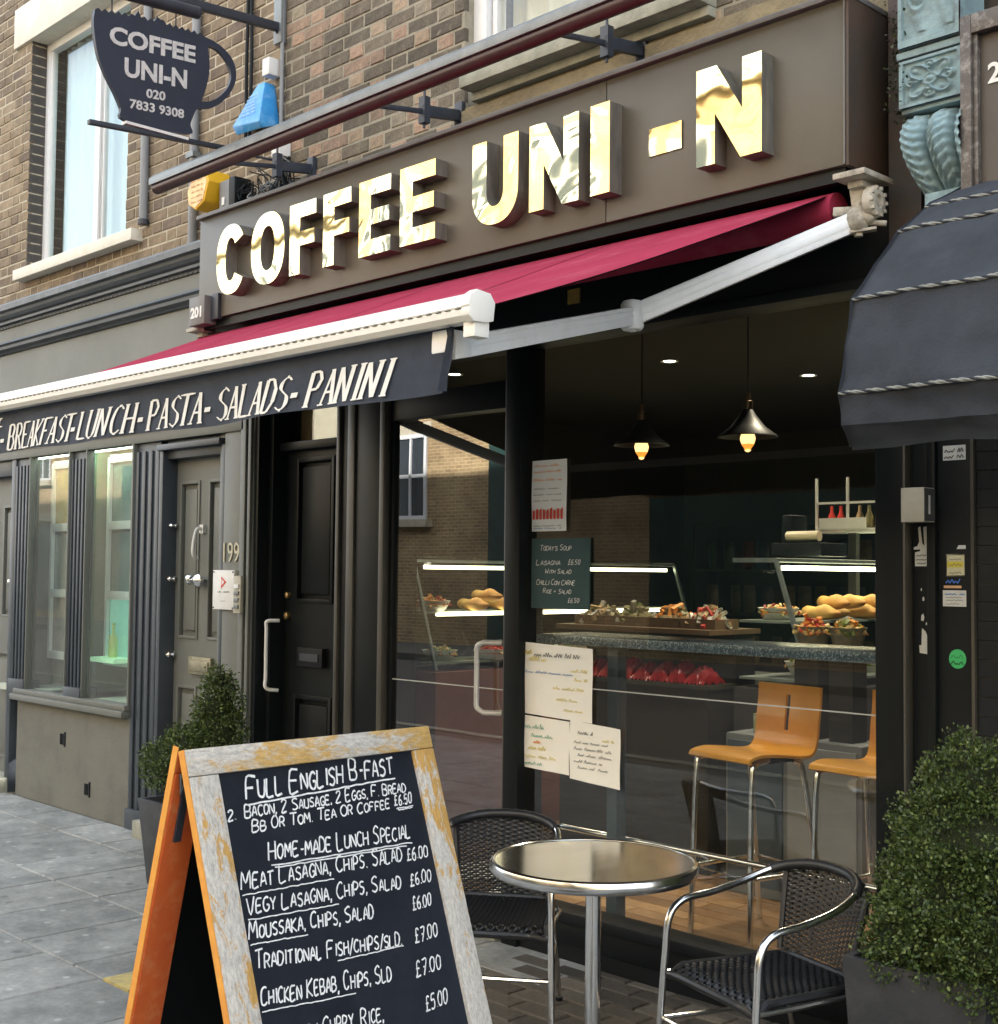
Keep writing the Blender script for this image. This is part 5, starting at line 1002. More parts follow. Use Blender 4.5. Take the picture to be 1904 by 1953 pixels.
link('bar_stitching',to_mesh(mb,'bar_stitching',M['bed']),AW,kind='stuff',loc=-AW.location)
# folding arm
el=Vector((-2.62,-.83,2.405)); sh=Vector((-2.20,-.215,2.745)); fj=Vector((-2.43,-1.745,2.165))
mb=MB(); mb.bar(sh,el,.045,.066); mb.bar(sh+Vector((0,0,.001)),el+Vector((0,0,.001)),.05,.03); part('upper_arm',mb,M['arm'],AW,bevel=.008)
mb=MB(); mb.bar(el,fj,.04,.056); d_=(fj-el).normalized()
mb.bar(el,fj,.044,.010); mb.bar(el+Vector((0,0,.018)),fj+Vector((0,0,.018)),.044,.006); part('forearm',mb,M['arm'],AW,bevel=.005)
mb=MB(); mb.lathe([(.001,-.045),(.030,-.045),(.036,-.035),(.036,.035),(.030,.045),(.001,.045)],el,18); mb.lathe([(.012,-.05),(.012,.05),(.001,.052)],el,10); part('elbow_joint',mb,M['arm'],AW,smooth=True)
mb=MB(); mb.obox(fj+Vector((.01,.0,.005)),d_,Vector((1,0,0)),Vector((0,0,1)),.035,.02,.034); mb.box(fj.x-.03,fj.x+.03,-1.80,-1.735,2.145,2.205); part('front_joint',mb,M['arm'],AW,bevel=.005)
# second arm at the far end
e2=Vector((-5.55,-.83,2.405)); s2_=Vector((-6.04,-.215,2.745)); f2_=Vector((-5.42,-1.745,2.165))
mb=MB(); mb.bar(s2_,e2,.045,.066); part('upper_arm',mb,M['arm'],AW,bevel=.008); mb=MB(); mb.bar(e2,f2_,.04,.056); part('forearm',mb,M['arm'],AW,bevel=.005)
# cast bracket at the right end
def bracket(x,lb=None):
    mb=MB(); mb.box(x-.07,x+.045,-.30,-.12,2.868,2.888); mb.box(x-.045,x+.01,-.25,-.17,2.845,2.868); part('bracket_plate',mb,M['bracket'],AW,bevel=.004)
    mb=MB(); mb.bar((x-.03,-.21,2.86),(x-.015,-.21,2.76),.03,.05); mb.lathe([(.001,-.022),(.038,-.022),(.052,-.012),(.052,.012),(.040,.02),(.022,.022),(.018,.01),(.001,.012)],(x+.028,-.215,2.795),22,ax='x')
    rnd=random.Random(5)
    for k in range(10): a=k*PI/5; mb.box(x+.040,x+.052,-.215+.044*math.cos(a)-.006,-.215+.044*math.cos(a)+.006,2.795+.044*math.sin(a)-.006,2.795+.044*math.sin(a)+.006)
    part('gear_disc',mb,M['bracket'],AW,bevel=.002)
    mb=MB(); mb.sphere((x-.025,-.225,2.745),.042,1,1,1.1,0,10); mb.sphere((x+.012,-.22,2.752),.028,1,1,1,0,8)
    mb.tube([(x-.02,-.225,2.69),(x-.02,-.225,2.80)],.014,8); mb.bar((x-.09,-.26,2.775),(x+.0,-.22,2.77),.03,.028); mb.bar((x-.06,-.25,2.702),(x+.03,-.2,2.712),.035,.010); mb.tube([(x-.06,-.25,2.745),(x+.06,-.19,2.725)],.010,8)
    part('shoulder_casting',mb,M['bracket'],AW,bevel=.003)
bracket(-2.165); bracket(-6.10)
# ============================================================ neighbour on the right
RB=thing('neighbour_building','dark panelled shopfront of the next building, with its number beginning 2','building',(-1.2,.2,0))
mb=MB(); mb.box(-1.82,1.5,-.20,-.02,2.55,3.30); part('fascia_board',mb,pbr('dark_brown_fascia',(.075,.062,.052),(.06,.05,.042),3,.5),RB)
mb=MB(); mb.box(-1.835,-1.80,-.235,-.02,2.55,3.30); mb.box(-1.80,1.5,-.235,-.20,3.24,3.30); mb.box(-1.80,-1.785,-.222,-.2,2.55,3.24); part('fascia_frame',mb,pbr('scuffed_frame',(.10,.085,.075),(.06,.05,.045),8,.5,dirt=(.5,.48,.45),dscale=30,damt=.5),RB,bevel=.004)
mb=MB(); typeset('203',.085,fy(-.203),mb,bold=.002,ext=.001,x0=-1.762,y0=3.085); part('fascia_number',mb,M['print'],RB,recalc=False)
mb=MB(); mb.box(-2.19,1.5,.0,.3,2.60,3.8); part('upper_wall',mb,pbr('dark_mossy_wall',(.045,.042,.034),(.07,.045,.032),7,.9,bump=.5,dirt=(.02,.028,.015)),RB)
mb=MB(); mb.box(-2.03,-1.91,-.012,.12,G,2.6); part('pilaster',mb,M['blackM'],RB,bevel=.004)
mb=MB(); mb.box(-1.915,-1.905,-.02,.10,G,2.6); part('corner_bead',mb,M['bead'],RB)
mb=MB(); mb.box(-1.905,1.5,.006,.3,G,2.6); part('grout_bed',mb,M['bed'],RB)
insts=[]; til=pbr('black_glazed_tile',(.012,.014,.016),(.02,.022,.025),9,.22,rvar=.08)
z=G
r=0
while z<2.5:
    x=-1.903+( -.0 if r%2 else -.075)
    while x<-1.2:
        a=max(x,-1.903); w=round(x+.148-a,3)
        if w>.03:
            def b(mb,X,Y,Z,t,w=w): mb.box(X,X+w,Y,Y+.012,Z,Z+.055,0,t)
            insts.append((w,(a,-.004+random.uniform(-.001,.001),z),1/(abs(a+1.87)+.1),b,0))
        x+=.152
    z+=.059; r+=1
insts=[((i[0],0),)+i[1:] for i in insts]
tidy('wall_tile',None,insts,RB,til,300,'wall_tiles')
# carved corbel between the two fascias
CR=thing('carved_corbel','blue grey painted stone corbel with carved scroll and leaf blocks','corbel',(-1.93,-.1,2.74))
def relief(x0,x1,z0,z1,y,hf,nm,depth=.16,n=70,mi=0):
    mb=MB(); mb.grid(lambda u,v:(x0+(x1-x0)*u,y-hf(u*2-1,v*2-1),z0+(z1-z0)*v),n,n)
    mb.add([(x0,y,z0),(x1,y,z0),(x1,y,z1),(x0,y,z1),(x0,y+depth,z0),(x1,y+depth,z0),(x1,y+depth,z1),(x0,y+depth,z1)],[(0,4,5,1),(1,5,6,2),(2,6,7,3),(3,7,4,0)])
    part(nm,mb,M['verdigris'],CR,smooth=True)
def carve(u,v):
    r=math.hypot(u,v); a=math.atan2(v,u); e=max(abs(u),abs(v)); h=0
    h+=.010*(1 if e>.86 else 0)
    if e<=.84: 
        pet=abs(math.cos(2*a)); d=abs(r-.30-.55*abs(math.sin(2*a))**1.5); h+=.013*math.exp(-(d/.07)**2)
        h+=.016*math.exp(-(r/.13)**2)+.008*math.exp(-((r-.22)/.05)**2)
        h+=.010*max(0,math.cos(8*a))*math.exp(-((r-.62)/.14)**2)
        for (cx,cy) in ((.6,0),(-.6,0),(0,.6),(0,-.6)):
            q_=math.hypot(u-cx,v-cy); h+=.012*math.exp(-((q_-.16)/.05)**2)+.008*math.exp(-(q_/.06)**2)
    return h
def scroll(u,v):
    e=max(abs(u),abs(v)); h=.010*(e>.88)
    for (cx,cy,s) in ((-.4,-.1,1),(.42,.15,-1),(0,.65,1)):
        x=u-cx;y=v-cy;r=math.hypot(x,y);a=math.atan2(y,x)*s
        if r<.5: h+=.014*(.5+.5*math.cos(2*PI*(r/.17)-a))*math.exp(-(r/.36)**4)
    return h+.006*max(0,math.sin(7*u+4*v))*(e<.8)
relief(-2.05,-1.845,3.075,3.225,-.20,carve,'carved_block')
relief(-2.045,-1.842,3.262,3.62,-.215,scroll,'scroll_block')
mb=MB(); mb.box(-2.06,-1.84,-.21,-.02,3.232,3.256); part('block_moulding',mb,M['verdigris'],CR,bevel=.005); mb=MB(); mb.box(-2.05,-1.845,-.195,-.02,3.06,3.0745); part('block_moulding',mb,M['verdigris'],CR,bevel=.005)
def bulge(u,v): # three hanging acanthus lobes, side by side, narrowing downwards
    t=v; x=-2.045+.215*u+.045*(1-t)**2*(1-u); s=(math.sin(PI*min(1,(1-t)*1.02))**.7)
    prof=.03+.125*math.sin(PI*(1-t)**.8)**.8
    lob=abs(math.sin(PI*(u*2.3+.12)))**.6; y=-.10-prof*(.55+.45*lob)-.006*math.sin(60*t+9*math.sin(6*u))*lob-.004*math.sin(45*u)
    return (x,y,2.80+.265*t)
mb=MB(); mb.grid(bulge,60,70); mb.box(-2.0,-1.84,-.12,-.02,2.80,3.06); part('leaf_bulge',mb,M['verdigris'],CR,smooth=True,recalc=False)
mb=MB(); mb.box(-1.985,-1.838,-.175,-.02,2.715,2.80); part('foot_block',mb,M['verdigris'],CR,bevel=.008)
mb=MB(); mb.box(-2.17,-2.055,-.06,.0,2.62,3.6); part('backing_post',mb,pbr('dark_post_paint',(.035,.034,.03),(.06,.035,.025),6,.6,bump=.3),CR)
# moss on the corbel edge
def leaves(n,posfn,size,mat,nm,parent,seed,tonebias=0,world=True):
    rg=np.random.RandomState(seed); P,N=posfn(rg,n); n=len(P)
    d=rg.normal(size=(n,3)); d=d*.75+N*.9+np.array([0,0,.25]); d/=np.linalg.norm(d,axis=1)[:,None]
    a=rg.normal(size=(n,3)); s=np.cross(d,a); s/=np.linalg.norm(s,axis=1)[:,None]; up=np.cross(s,d)
    L=size*rg.uniform(.7,1.35,n)[:,None]; w=L*.34
    v=np.stack([P,P+d*L*.45+s*w+up*L*.06,P+d*L,P+d*L*.45-s*w+up*L*.06,P+d*L*.5-up*L*.05],1).reshape(-1,3)
    me=bpy.data.meshes.new(nm); idx=np.arange(n)*5
    f=np.stack([idx,idx+1,idx+4, idx+1,idx+2,idx+4, idx+2,idx+3,idx+4, idx+3,idx,idx+4],1).reshape(-1,3)
    me.vertices.add(n*5); me.vertices.foreach_set('co',v.ravel()); me.loops.add(f.size); me.loops.foreach_set('vertex_index',f.ravel().astype(np.int32))
    me.polygons.add(len(f)); me.polygons.foreach_set('loop_start',np.arange(0,f.size,3,dtype=np.int32)); me.polygons.foreach_set('loop_total',np.full(len(f),3,dtype=np.int32))
    me.update(calc_edges=True); me.validate()
    t=np.clip(rg.normal(.42+tonebias,.26,n),0,1); at=me.attributes.new('tone','FLOAT','FACE'); at.data.foreach_set('value',np.repeat(t,4).astype(np.float32)); me.materials.append(mat)
    loc=-parent.location if world else None
    return link(nm,me,parent,kind='stuff',loc=loc)
def moss(rg,n): P=np.stack([rg.uniform(-2.10,-2.02,n),rg.uniform(-.22,-.05,n),3.02+rg.gamma(2,.12,n)],1); return P,np.tile([-.3,-.8,.2],(n,1))
leaves(700,moss,.012,leafmat('dark_moss',(.012,.02,.008),(.03,.045,.015),(.08,.09,.03)),'moss',CR,4)
# ============================================================ blue dome canopy on the right
CN=thing('dome_canopy','faded slate blue fabric canopy with rope piping over the next shop','canopy',(-1.85,-.5,2.0))
CXL,CXR=-1.85,.6
pr0=[(-.18,2.80),(-.40,2.70),(-.593,2.578),(-.7165,2.462),(-.84,2.346),(-.87,2.215),(-.905,2.084),(-.888,2.0),(-.845,1.945)]
pc_=[]
for i in range(len(pr0)-1):
    for k in range(5): t=k/5; pc_.append((pr0[i][0]*(1-t)+pr0[i+1][0]*t+(.006*math.sin(PI*t)),pr0[i][1]*(1-t)+pr0[i+1][1]*t))
pc_.append(pr0[-1])
def cf(u,v,ofs=0):
    k=v*(len(pc_)-1); i=min(int(k),len(pc_)-2); t=k-i; y=pc_[i][0]*(1-t)+pc_[i+1][0]*t; z=pc_[i][1]*(1-t)+pc_[i+1][1]*t
    x=CXL+(CXR-CXL)*u; e=math.exp(-(x-CXL)/.10)
    w=.004*math.sin(x*23+z*9)+.003*math.sin(x*51-z*30)+.006*math.sin(x*9+z*31)*math.exp(-((z-2.1)/.12)**2)+.005*max(0,math.sin(x*37+z*60))*math.exp(-((z-2.03)/.05)**2)
    sag=-.010*math.sin(PI*min(1,(x-CXL)/.6))*(v>.75)
    return (x,y-w-ofs+.012*e,z-.004*math.sin(x*17)*(v>.9)+ (-.008*e if v>.9 else 0)+sag*.3)
mb=MB(); mb.grid(cf,110,48); part('fabric',mb,M['canopy'],CN,smooth=True,recalc=False)
mb=MB(); P=[(CXL,y,z) for y,z in pc_]+[(CXL,-.18,2.30)]; mb.add(P,[tuple(range(len(P)))]); part('end_fabric',mb,M['canopy'],CN,recalc=False)
def piping(path,nm='rope_piping',r=.0052):
    mb=MB(); L=0;pts=[Vector(p) for p in path]
    seg=catmull(pts,10); out=[]
    acc=0;last=seg[0]
    for p in seg[1:]:
        d=(p-last).length; n=max(1,int(d/.006))
        for k in range(n): out.append(last.lerp(p,k/n))
        last=p
    for ph,mi in ((0,0),(2*PI/3,0),(4*PI/3,1)):
        st=[]
        for i,p in enumerate(out):
            t=(out[min(i+1,len(out)-1)]-out[max(0,i-1)]).normalized(); a=t.cross(Vector((0,0,1))); a=a.normalized() if a.length>.1 else Vector((1,0,0)); b=t.cross(a); an=i*.75+ph
            st.append(p+(a*math.cos(an)+b*math.sin(an))*r*.55)
        mb.tube(st,r*.62,5,mi=mi,caps=False)
    part(nm,mb,[M['rope'],M['canopy']],CN,smooth=True,recalc=False)
def edge(v,x1=-1.2,n=9): return [tuple(Vector(cf(((CXL+(x1-CXL)*i/n)-CXL)/(CXR-CXL),v,.004))) for i in range(n+1)]
for v in (1/8+.02,2/8,4/8,6/8): piping(edge(v))
# ============================================================ fittings and stickers on the black pilaster
mb=MB(); mb.box(-2.11,-2.03,-.10,-.03,1.775,1.885); ob=solo('wall_box',mb,[pbr('pale_beige_box',(.50,.48,.40),(.42,.40,.33),9,.5)],'small pale wall box with a dark slotted side, fixed to the black pilaster','wall box',bevel=.003)
mb=MB(); mb.box(-2.030,-2.028,-.098,-.032,1.778,1.882); mb.box(-2.0275,-2.026,-.075,-.065,1.80,1.86,1); part('side_grille',mb,[pbr('dark_box_side',(.08,.08,.075),(.06,.06,.06),30,.6),M['white']],ob)
f8=lambda u,v,d:(u,-.0150+d,v)
def sticker(nm,poly,mat,label,y=-.0125,th=.0015,prints=()):
    mb=MB(); mb.prism(poly,lambda u,v,d:(u,d,v),y-th,y+.0); o=solo(nm,mb,[mat],label,'sticker')
    for k,(m_,fn_) in enumerate(prints): mb=MB(); fn_(mb); part('print',mb,m_,o,recalc=False)
    return o
rect=lambda a,b,c,d:[(a,c),(b,c),(b,d),(a,d)]
stw=pbr('sticker_white',(.62,.64,.62),(.52,.54,.52),30,.6)
r1=random.Random(1)
sticker('notice_sticker',rect(-2.009,-1.933,1.973,2.02),stw,'small white sticker with two lines of bold black print, highest on the pilaster',prints=((M['ink'],lambda mb:(scribble(-2.004,-1.94,1.998,.014,f8,mb,.004,0,r1),scribble(-2.004,-1.94,1.979,.013,f8,mb,.004,0,r1))),))
zz=[];n=11
x0,x1,z0,z1=-2.001,-1.938,1.603,1.675
for i in range(n): zz+=[(x0+(x1-x0)*i/n,z0),(x0+(x1-x0)*(i+.5)/n,z0+.004)]
for i in range(n): zz+=[(x1,z0+(z1-z0)*i/n),(x1-.003,z0+(z1-z0)*(i+.5)/n)]
for i in range(n): zz+=[(x1-(x1-x0)*i/n,z1),(x1-(x1-x0)*(i+.5)/n,z1-.004)]
for i in range(n): zz+=[(x0,z1-(z1-z0)*i/n),(x0+.003,z1-(z1-z0)*(i+.5)/n)]
sticker('perforated_sticker',zz,pbr('cream_sticker',(.62,.60,.42),(.52,.50,.32),30,.6),'cream stamp edged sticker with a yellow band, above the blue lettered one',prints=((pbr('yellow_band',(.60,.52,.05),None,5,.6),lambda mb:mb.add([f8(-1.996,1.632,0),f8(-1.943,1.632,0),f8(-1.943,1.650,0),f8(-1.996,1.650,0)],[(0,1,2,3)])),(M['ink'],lambda mb:(scribble(-1.99,-1.95,1.655,.008,f8,mb,.002,0,r1),scribble(-1.99,-1.95,1.613,.006,f8,mb,.002,0,r1),scribble(-1.992,-1.946,1.637,.007,lambda u,v,d:(u,-.0155,v),mb,.002,0,r1)))))
sticker('blue_lettered_sticker',rect(-2.009,-1.95,1.566,1.574),pbr('salmon_band',(.62,.38,.22),None,5,.6),'thin salmon band with blue lettering above it, over the white notice',prints=((pbr('blue_lettering',(.06,.18,.62),None,5,.6),lambda mb:scribble(-2.0,-1.955,1.582,.016,f8,mb,.004,0,r1)),))
sticker('text_sticker',rect(-2.012,-1.934,1.508,1.559),stw,'white sticker with lines of small print, just below the salmon band',prints=((M['inkB'],lambda mb:scribble(-2.006,-1.94,1.545,.009,f8,mb,.003,0,r1)),(M['ink'],lambda mb:[scribble(-2.003,-1.943,z,.004,f8,mb,.0015,0,r1) for z in (1.535,1.526,1.514)])))
sticker('round_green_sticker',[(-1.964+.0285*math.cos(a*PI/12),1.343+.0305*math.sin(a*PI/12)) for a in range(24)],M['green'],'round bright green sticker low on the black pilaster',prints=((pbr('dark_green_print',(.01,.16,.05),None,5,.6),lambda mb:(scribble(-1.985,-1.945,1.345,.014,f8,mb,.002,0,r1),scribble(-1.985,-1.945,1.325,.012,f8,mb,.005,0,r1))),))
sticker('paper_scrap',[(-1.965,1.69),(-1.935,1.69),(-1.935,1.702),(-1.958,1.702)],stw,'tiny torn white paper scrap just above the stamp edged sticker')
sticker('torn_sticker',[(-2.117,1.697),(-2.105,1.70),(-2.098,1.715),(-2.102,1.76),(-2.094,1.765),(-2.088,1.71),(-2.080,1.70),(-2.084,1.762),(-2.070,1.765),(-2.068,1.635),(-2.113,1.635),(-2.113,1.68),(-2.095,1.684),(-2.095,1.69),(-2.118,1.689)],stw,'torn remains of a white sticker below the small wall box',y=-.002,prints=((M['ink'],lambda mb:[scribble(-2.108,-2.074,z,.005,lambda u,v,d:(u,-.0045,v),mb,.003,0,r1) for z in (1.668,1.655,1.643)]),))
sticker('torn_sticker',[(-2.098,1.355),(-2.068,1.352),(-2.068,1.40),(-2.078,1.425),(-2.090,1.435),(-2.092,1.38),(-2.10,1.38)],stw,'torn white paper remnant level with the round green sticker',y=-.002)
for (x,z,s,lb_) in ((-2.088,1.47,.010,'largest pale speck of paper between the two torn stickers'),(-2.085,1.53,.006,'mid sized pale speck of paper halfway between the two torn stickers'),(-2.092,1.56,.004,'tiny topmost paper speck between the two torn stickers'),(-2.075,1.45,.004,'tiny lowest paper speck just above the lower torn sticker')): sticker('paper_scrap',[(x-s*.5,z-s),(x+s*.3,z-s*1.2),(x+s*.6,z),(x+s*.2,z+s*1.2),(x-s*.4,z+s*.6)],stw,lb_,y=-.002)
# ============================================================ planters with clipped box bushes
def planter(x0,x1,y0,y1,z1,label,rz=0,taper=.03):
    cx,cy=(x0+x1)/2,(y0+y1)/2; t=thing('planter',label,'planter',(cx,cy,G),R(rz)); hx,hy=(x1-x0)/2,(y1-y0)/2; H=z1-G
    mb=MB(); th=.025; a=taper
    v=[(-hx+a,-hy+a,0),(hx-a,-hy+a,0),(hx-a,hy-a,0),(-hx+a,hy-a,0),(-hx,-hy,H),(hx,-hy,H),(hx,hy,H),(-hx,hy,H),(-hx+th,-hy+th,H),(hx-th,-hy+th,H),(hx-th,hy-th,H),(-hx+th,hy-th,H),(-hx+th,-hy+th,H-.06),(hx-th,-hy+th,H-.06),(hx-th,hy-th,H-.06),(-hx+th,hy-th,H-.06)]
    mb.add(v,[(0,3,2,1)]+[(i,(i+1)%4,4+(i+1)%4,4+i) for i in range(4)]+[(4+i,4+(i+1)%4,8+(i+1)%4,8+i) for i in range(4)]+[(8+i,8+(i+1)%4,12+(i+1)%4,12+i) for i in range(4)]); part('pot',mb,M['planter'],t,world=False,bevel=.006)
    mb=MB(); mb.box(-hx+th,hx-th,-hy+th,hy-th,H-.09,H-.055); part('soil',mb,M['soil'],t,world=False); return t
planter(-1.995,-1.585,-.66,-.22,.545,'square charcoal planter at the right edge, under the large box bush',rz=3)
planter(-5.93,-5.65,-.66,-.38,.47,'tapering dark planter behind the sandwich board, under the smaller bush',taper=.04)
def bush(nm,label,base,blobs,n,size,seed,trunk):
    t=thing(nm,label,'bush',base)
    mb=MB()
    for pts,r in trunk: mb.tube(catmull(pts,4),r,7)
    part('trunk',mb,pbr('bush_stem',(.10,.075,.05),(.06,.045,.03),20,.9) if 'bush_stem' not in bpy.data.materials else bpy.data.materials['bush_stem'],t,smooth=True)
    tot=sum(b[3]*b[3] for b in blobs)
    def pos(rg,n):
        P=[];N=[]
        # sprigs: tight groups of leaves round points spread through the outer shell
        for (cx,cy,cz,r,sz) in blobs:
            k=int(n*r*r/tot/11)
            d=rg.normal(size=(k,3)); d/=np.linalg.norm(d,axis=1)[:,None]
            lump=1+.07*np.sin(d[:,0]*7+seed)+.06*np.sin(d[:,2]*9+d[:,1]*6+seed*2)+.04*np.sin(d[:,1]*15)
            rr=r*lump*np.clip(1-rg.exponential(.10,k),.45,1.0)*rg.normal(1,.025,k)
            c=np.array([cx,cy,cz])+d*rr[:,None]*np.array([1,1,sz])
            c=np.repeat(c,11,axis=0)+rg.normal(size=(k*11,3))*size*.95; P.append(c); N.append(np.repeat(d,11,axis=0))
        return np.concatenate(P),np.concatenate(N)
    leaves(n,pos,size,M['leaf'],'foliage',t,seed)
    # dark twiggy core so that the crown is not see-through in its middle
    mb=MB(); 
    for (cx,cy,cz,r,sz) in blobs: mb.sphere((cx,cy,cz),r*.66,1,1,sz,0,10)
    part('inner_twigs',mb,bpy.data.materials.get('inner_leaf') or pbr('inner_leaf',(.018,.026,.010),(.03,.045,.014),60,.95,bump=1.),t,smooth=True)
    return t
bush('box_bush','large clipped box bush with small glossy leaves at the right edge',(-1.78,-.44,.5),[(-1.69,-.45,.70,.275,.80),(-1.70,-.44,.87,.225,.85),(-1.715,-.43,1.01,.145,.95),(-1.83,-.56,.59,.13,.8),(-1.58,-.52,.62,.21,.8)],52000,.0118,3,[([(-1.79,-.44,.46),(-1.79,-.44,.7),(-1.77,-.43,.95)],.012)])
bush('box_bush','smaller straggly box bush behind the sandwich board, beside the grey door',(-5.80,-.5,.42),[(-5.59,-.42,.94,.11,1.15),(-5.59,-.42,.80,.135,1.0),(-5.84,-.54,.64,.135,.85),(-5.72,-.5,.72,.12,.9),(-5.58,-.43,1.06,.06,.9)],12000,.0150,9,[([(-5.82,-.5,.38),(-5.78,-.5,.6),(-5.66,-.45,.9)],.012)])
# ============================================================ sandwich board
AO=Vector((-2.1311,-2.6743,1.2708)); Hh=Vector((-0.19487684,0.98037532,-0.02978676)); Dn=Vector((0.30292984,0.03127591,-0.95249952)); On=-(Hh.cross(Dn)).normalized()
E1=Hh.cross(Vector((0,0,1))).normalized(); E2=E1.cross(Hh); rb=.190; D2=(-E2*math.cos(rb)-E1*math.sin(rb)).normalized(); O2=(Hh.cross(D2)).normalized()
k_=.836; WB=.877*k_
L1=(AO.z-G)/-Dn.z; L2=(AO.z-G)/-D2.z
SB=thing('sandwich_board','wooden sandwich board with chalked lunch menu and weathered grey and ochre frame','sandwich board',(AO.x,AO.y+.35,G))
def bd(u,v,d,A=AO,D=Dn,O=On): return (A if D is Dn else A+O2*.030)+Hh*u+D*v+O*d
TH=.016
def plankb(mb,u0,u1,v0,v1,d0,d1,D,O):
    pts=[bd(u,v,d,AO,D,O) for d in (d0,d1) for v in (v0,v1) for u in (u0,u1)]
    mb.add(pts,[(0,2,3,1),(4,5,7,6),(0,1,5,4),(1,3,7,5),(3,2,6,7),(2,0,4,6)]); return mb
sw=.088*k_*1.0; rail=.060*k_
for D,O,L,nm in ((Dn,On,L1,'front'),(D2,O2,L2,'back')):
    faceW=M['woodW'] if nm=='front' else M['woodR']
    mats=[M['woodO']] if nm=='front' else [M['woodR']]
    o=part('top_rail',plankb(MB(),0,WB,0 if nm=='front' else .014,rail,-TH,0,D,O),mats,SB,bevel=.003)
    o=part('stile',plankb(MB(),0,sw,rail+.001,L-.01,-TH,0,D,O),[M['woodW'] if nm=='front' else M['woodR']],SB,bevel=.003)
    o=part('stile',plankb(MB(),WB-sw,WB,rail+.001,L+.01,-TH,0,D,O),[M['woodW'] if nm=='front' else M['woodR']],SB,bevel=.003)
    part('bottom_rail',plankb(MB(),sw,WB-sw,L-.16,L-.10,-TH,-.001,D,O),mats,SB,bevel=.003)
    part('stile_edge',plankb(MB(),-.002,.0,rail*.0,L-.012,-TH+.001,-.001,D,O),M['woodE'],SB)
    part('writing_panel' if nm=='front' else 'back_panel',plankb(MB(),sw-.004,WB-sw+.004,rail,L-.16,-TH+.008,-.008,D,O),M['chalkb'] if nm=='front' else M['blackM'],SB)
# inner faces of the back stile carry the red-orange paint, the opening shows it
part('inner_stile_face',plankb(MB(),.002,sw,rail,L2-.02,-TH-.002,-TH,D2,O2),M['woodR'],SB)
mb=MB(); a=bd(.012,.05,-.02); b=bd(.012,.05,-.02,AO,D2,O2); mb.tube([a,(a+b)/2+Vector((0,-.004,-.035)),b],.004,6); mb.obox(bd(.03,.11,-TH-.004,AO,D2,O2),D2,Hh,O2,.07,.008,.003); part('hinge',mb,M['iron'],SB)
ft=lambda u,v,d:bd(u*k_,-v*k_,-.0068)
chalk=[('FULL ENGLISH B-FAST',.165,.700,-.126,.052,.0042,.022),('BACON, 2 SAUSAGE, 2 EGGS, F. BREAD',.150,.735,-.165,.028,.0030,.0),('2.',.098,.125,-.166,.024,.003,0),('BB OR TOM. TEA OR COFFEE',.165,.660,-.199,.027,.003,0),('£6.50',.675,.752,-.196,.026,.003,0),
('HOME-MADE LUNCH SPECIAL',.200,.718,-.268,.040,.0034,-.03),('MEAT LASAGNA, CHIPS. SALAD',.102,.665,-.318,.038,.0032,-.03),('£6.00',.681,.772,-.338,.030,.003,0),('VEGY LASAGNA, CHIPS, SALAD',.106,.640,-.372,.036,.0032,-.05),('£6.00',.673,.765,-.400,.030,.003,0),
('MOUSSAKA, CHIPS, SALAD',.099,.516,-.425,.036,.0032,-.06),('£6.00',.663,.745,-.459,.030,.003,0),('TRADITIONAL FISH/CHIPS/SLD.',.103,.600,-.488,.036,.0032,-.09),('£7.00',.647,.745,-.537,.032,.003,0),('CHICKEN KEBAB, CHIPS, SLD',.100,.535,-.565,.038,.0032,-.09),('£7.00',.624,.733,-.615,.034,.003,0),
('CHICKEN CURRY, RICE,',.120,.480,-.655,.036,.003,-.08),('£5.00',.635,.730,-.698,.034,.003,0)]
mb=MB()
for tx,a,b,v_,h,w,sl_ in chalk: strokes(tx,a,b,v_,h,ft,mb,w*1.35,slant=.20,slope=sl_,jit=.085)
def under(a,b,v_,sl_=0,w=.0026):
    n=24;rnd=random.Random(int(a*1000+v_*999)); P=[(a+(b-a)*i/n,v_+sl_*(b-a)*i/n+rnd.uniform(-.0012,.0012)) for i in range(n+1)]
    mb.add([ft(x,y+w/2,0) for x,y in P]+[ft(x,y-w/2,0) for x,y in P],[(i,i+1,n+2+i,n+1+i) for i in range(n)])
under(.165,.70,-.137,.02,.004); under(.205,.715,-.280,-.03,.003); under(.215,.69,-.286,-.03,.003); under(.102,.40,-.330,-.03); under(.106,.40,-.384,-.05); under(.100,.28,-.436,-.06); under(.36,.60,-.522,-.05); under(.100,.40,-.577,-.09); under(.68,.75,-.204,0,.003); under(.685,.745,-.208,0,.003)
part('chalk_writing',mb,M['chalk'],SB,recalc=False)
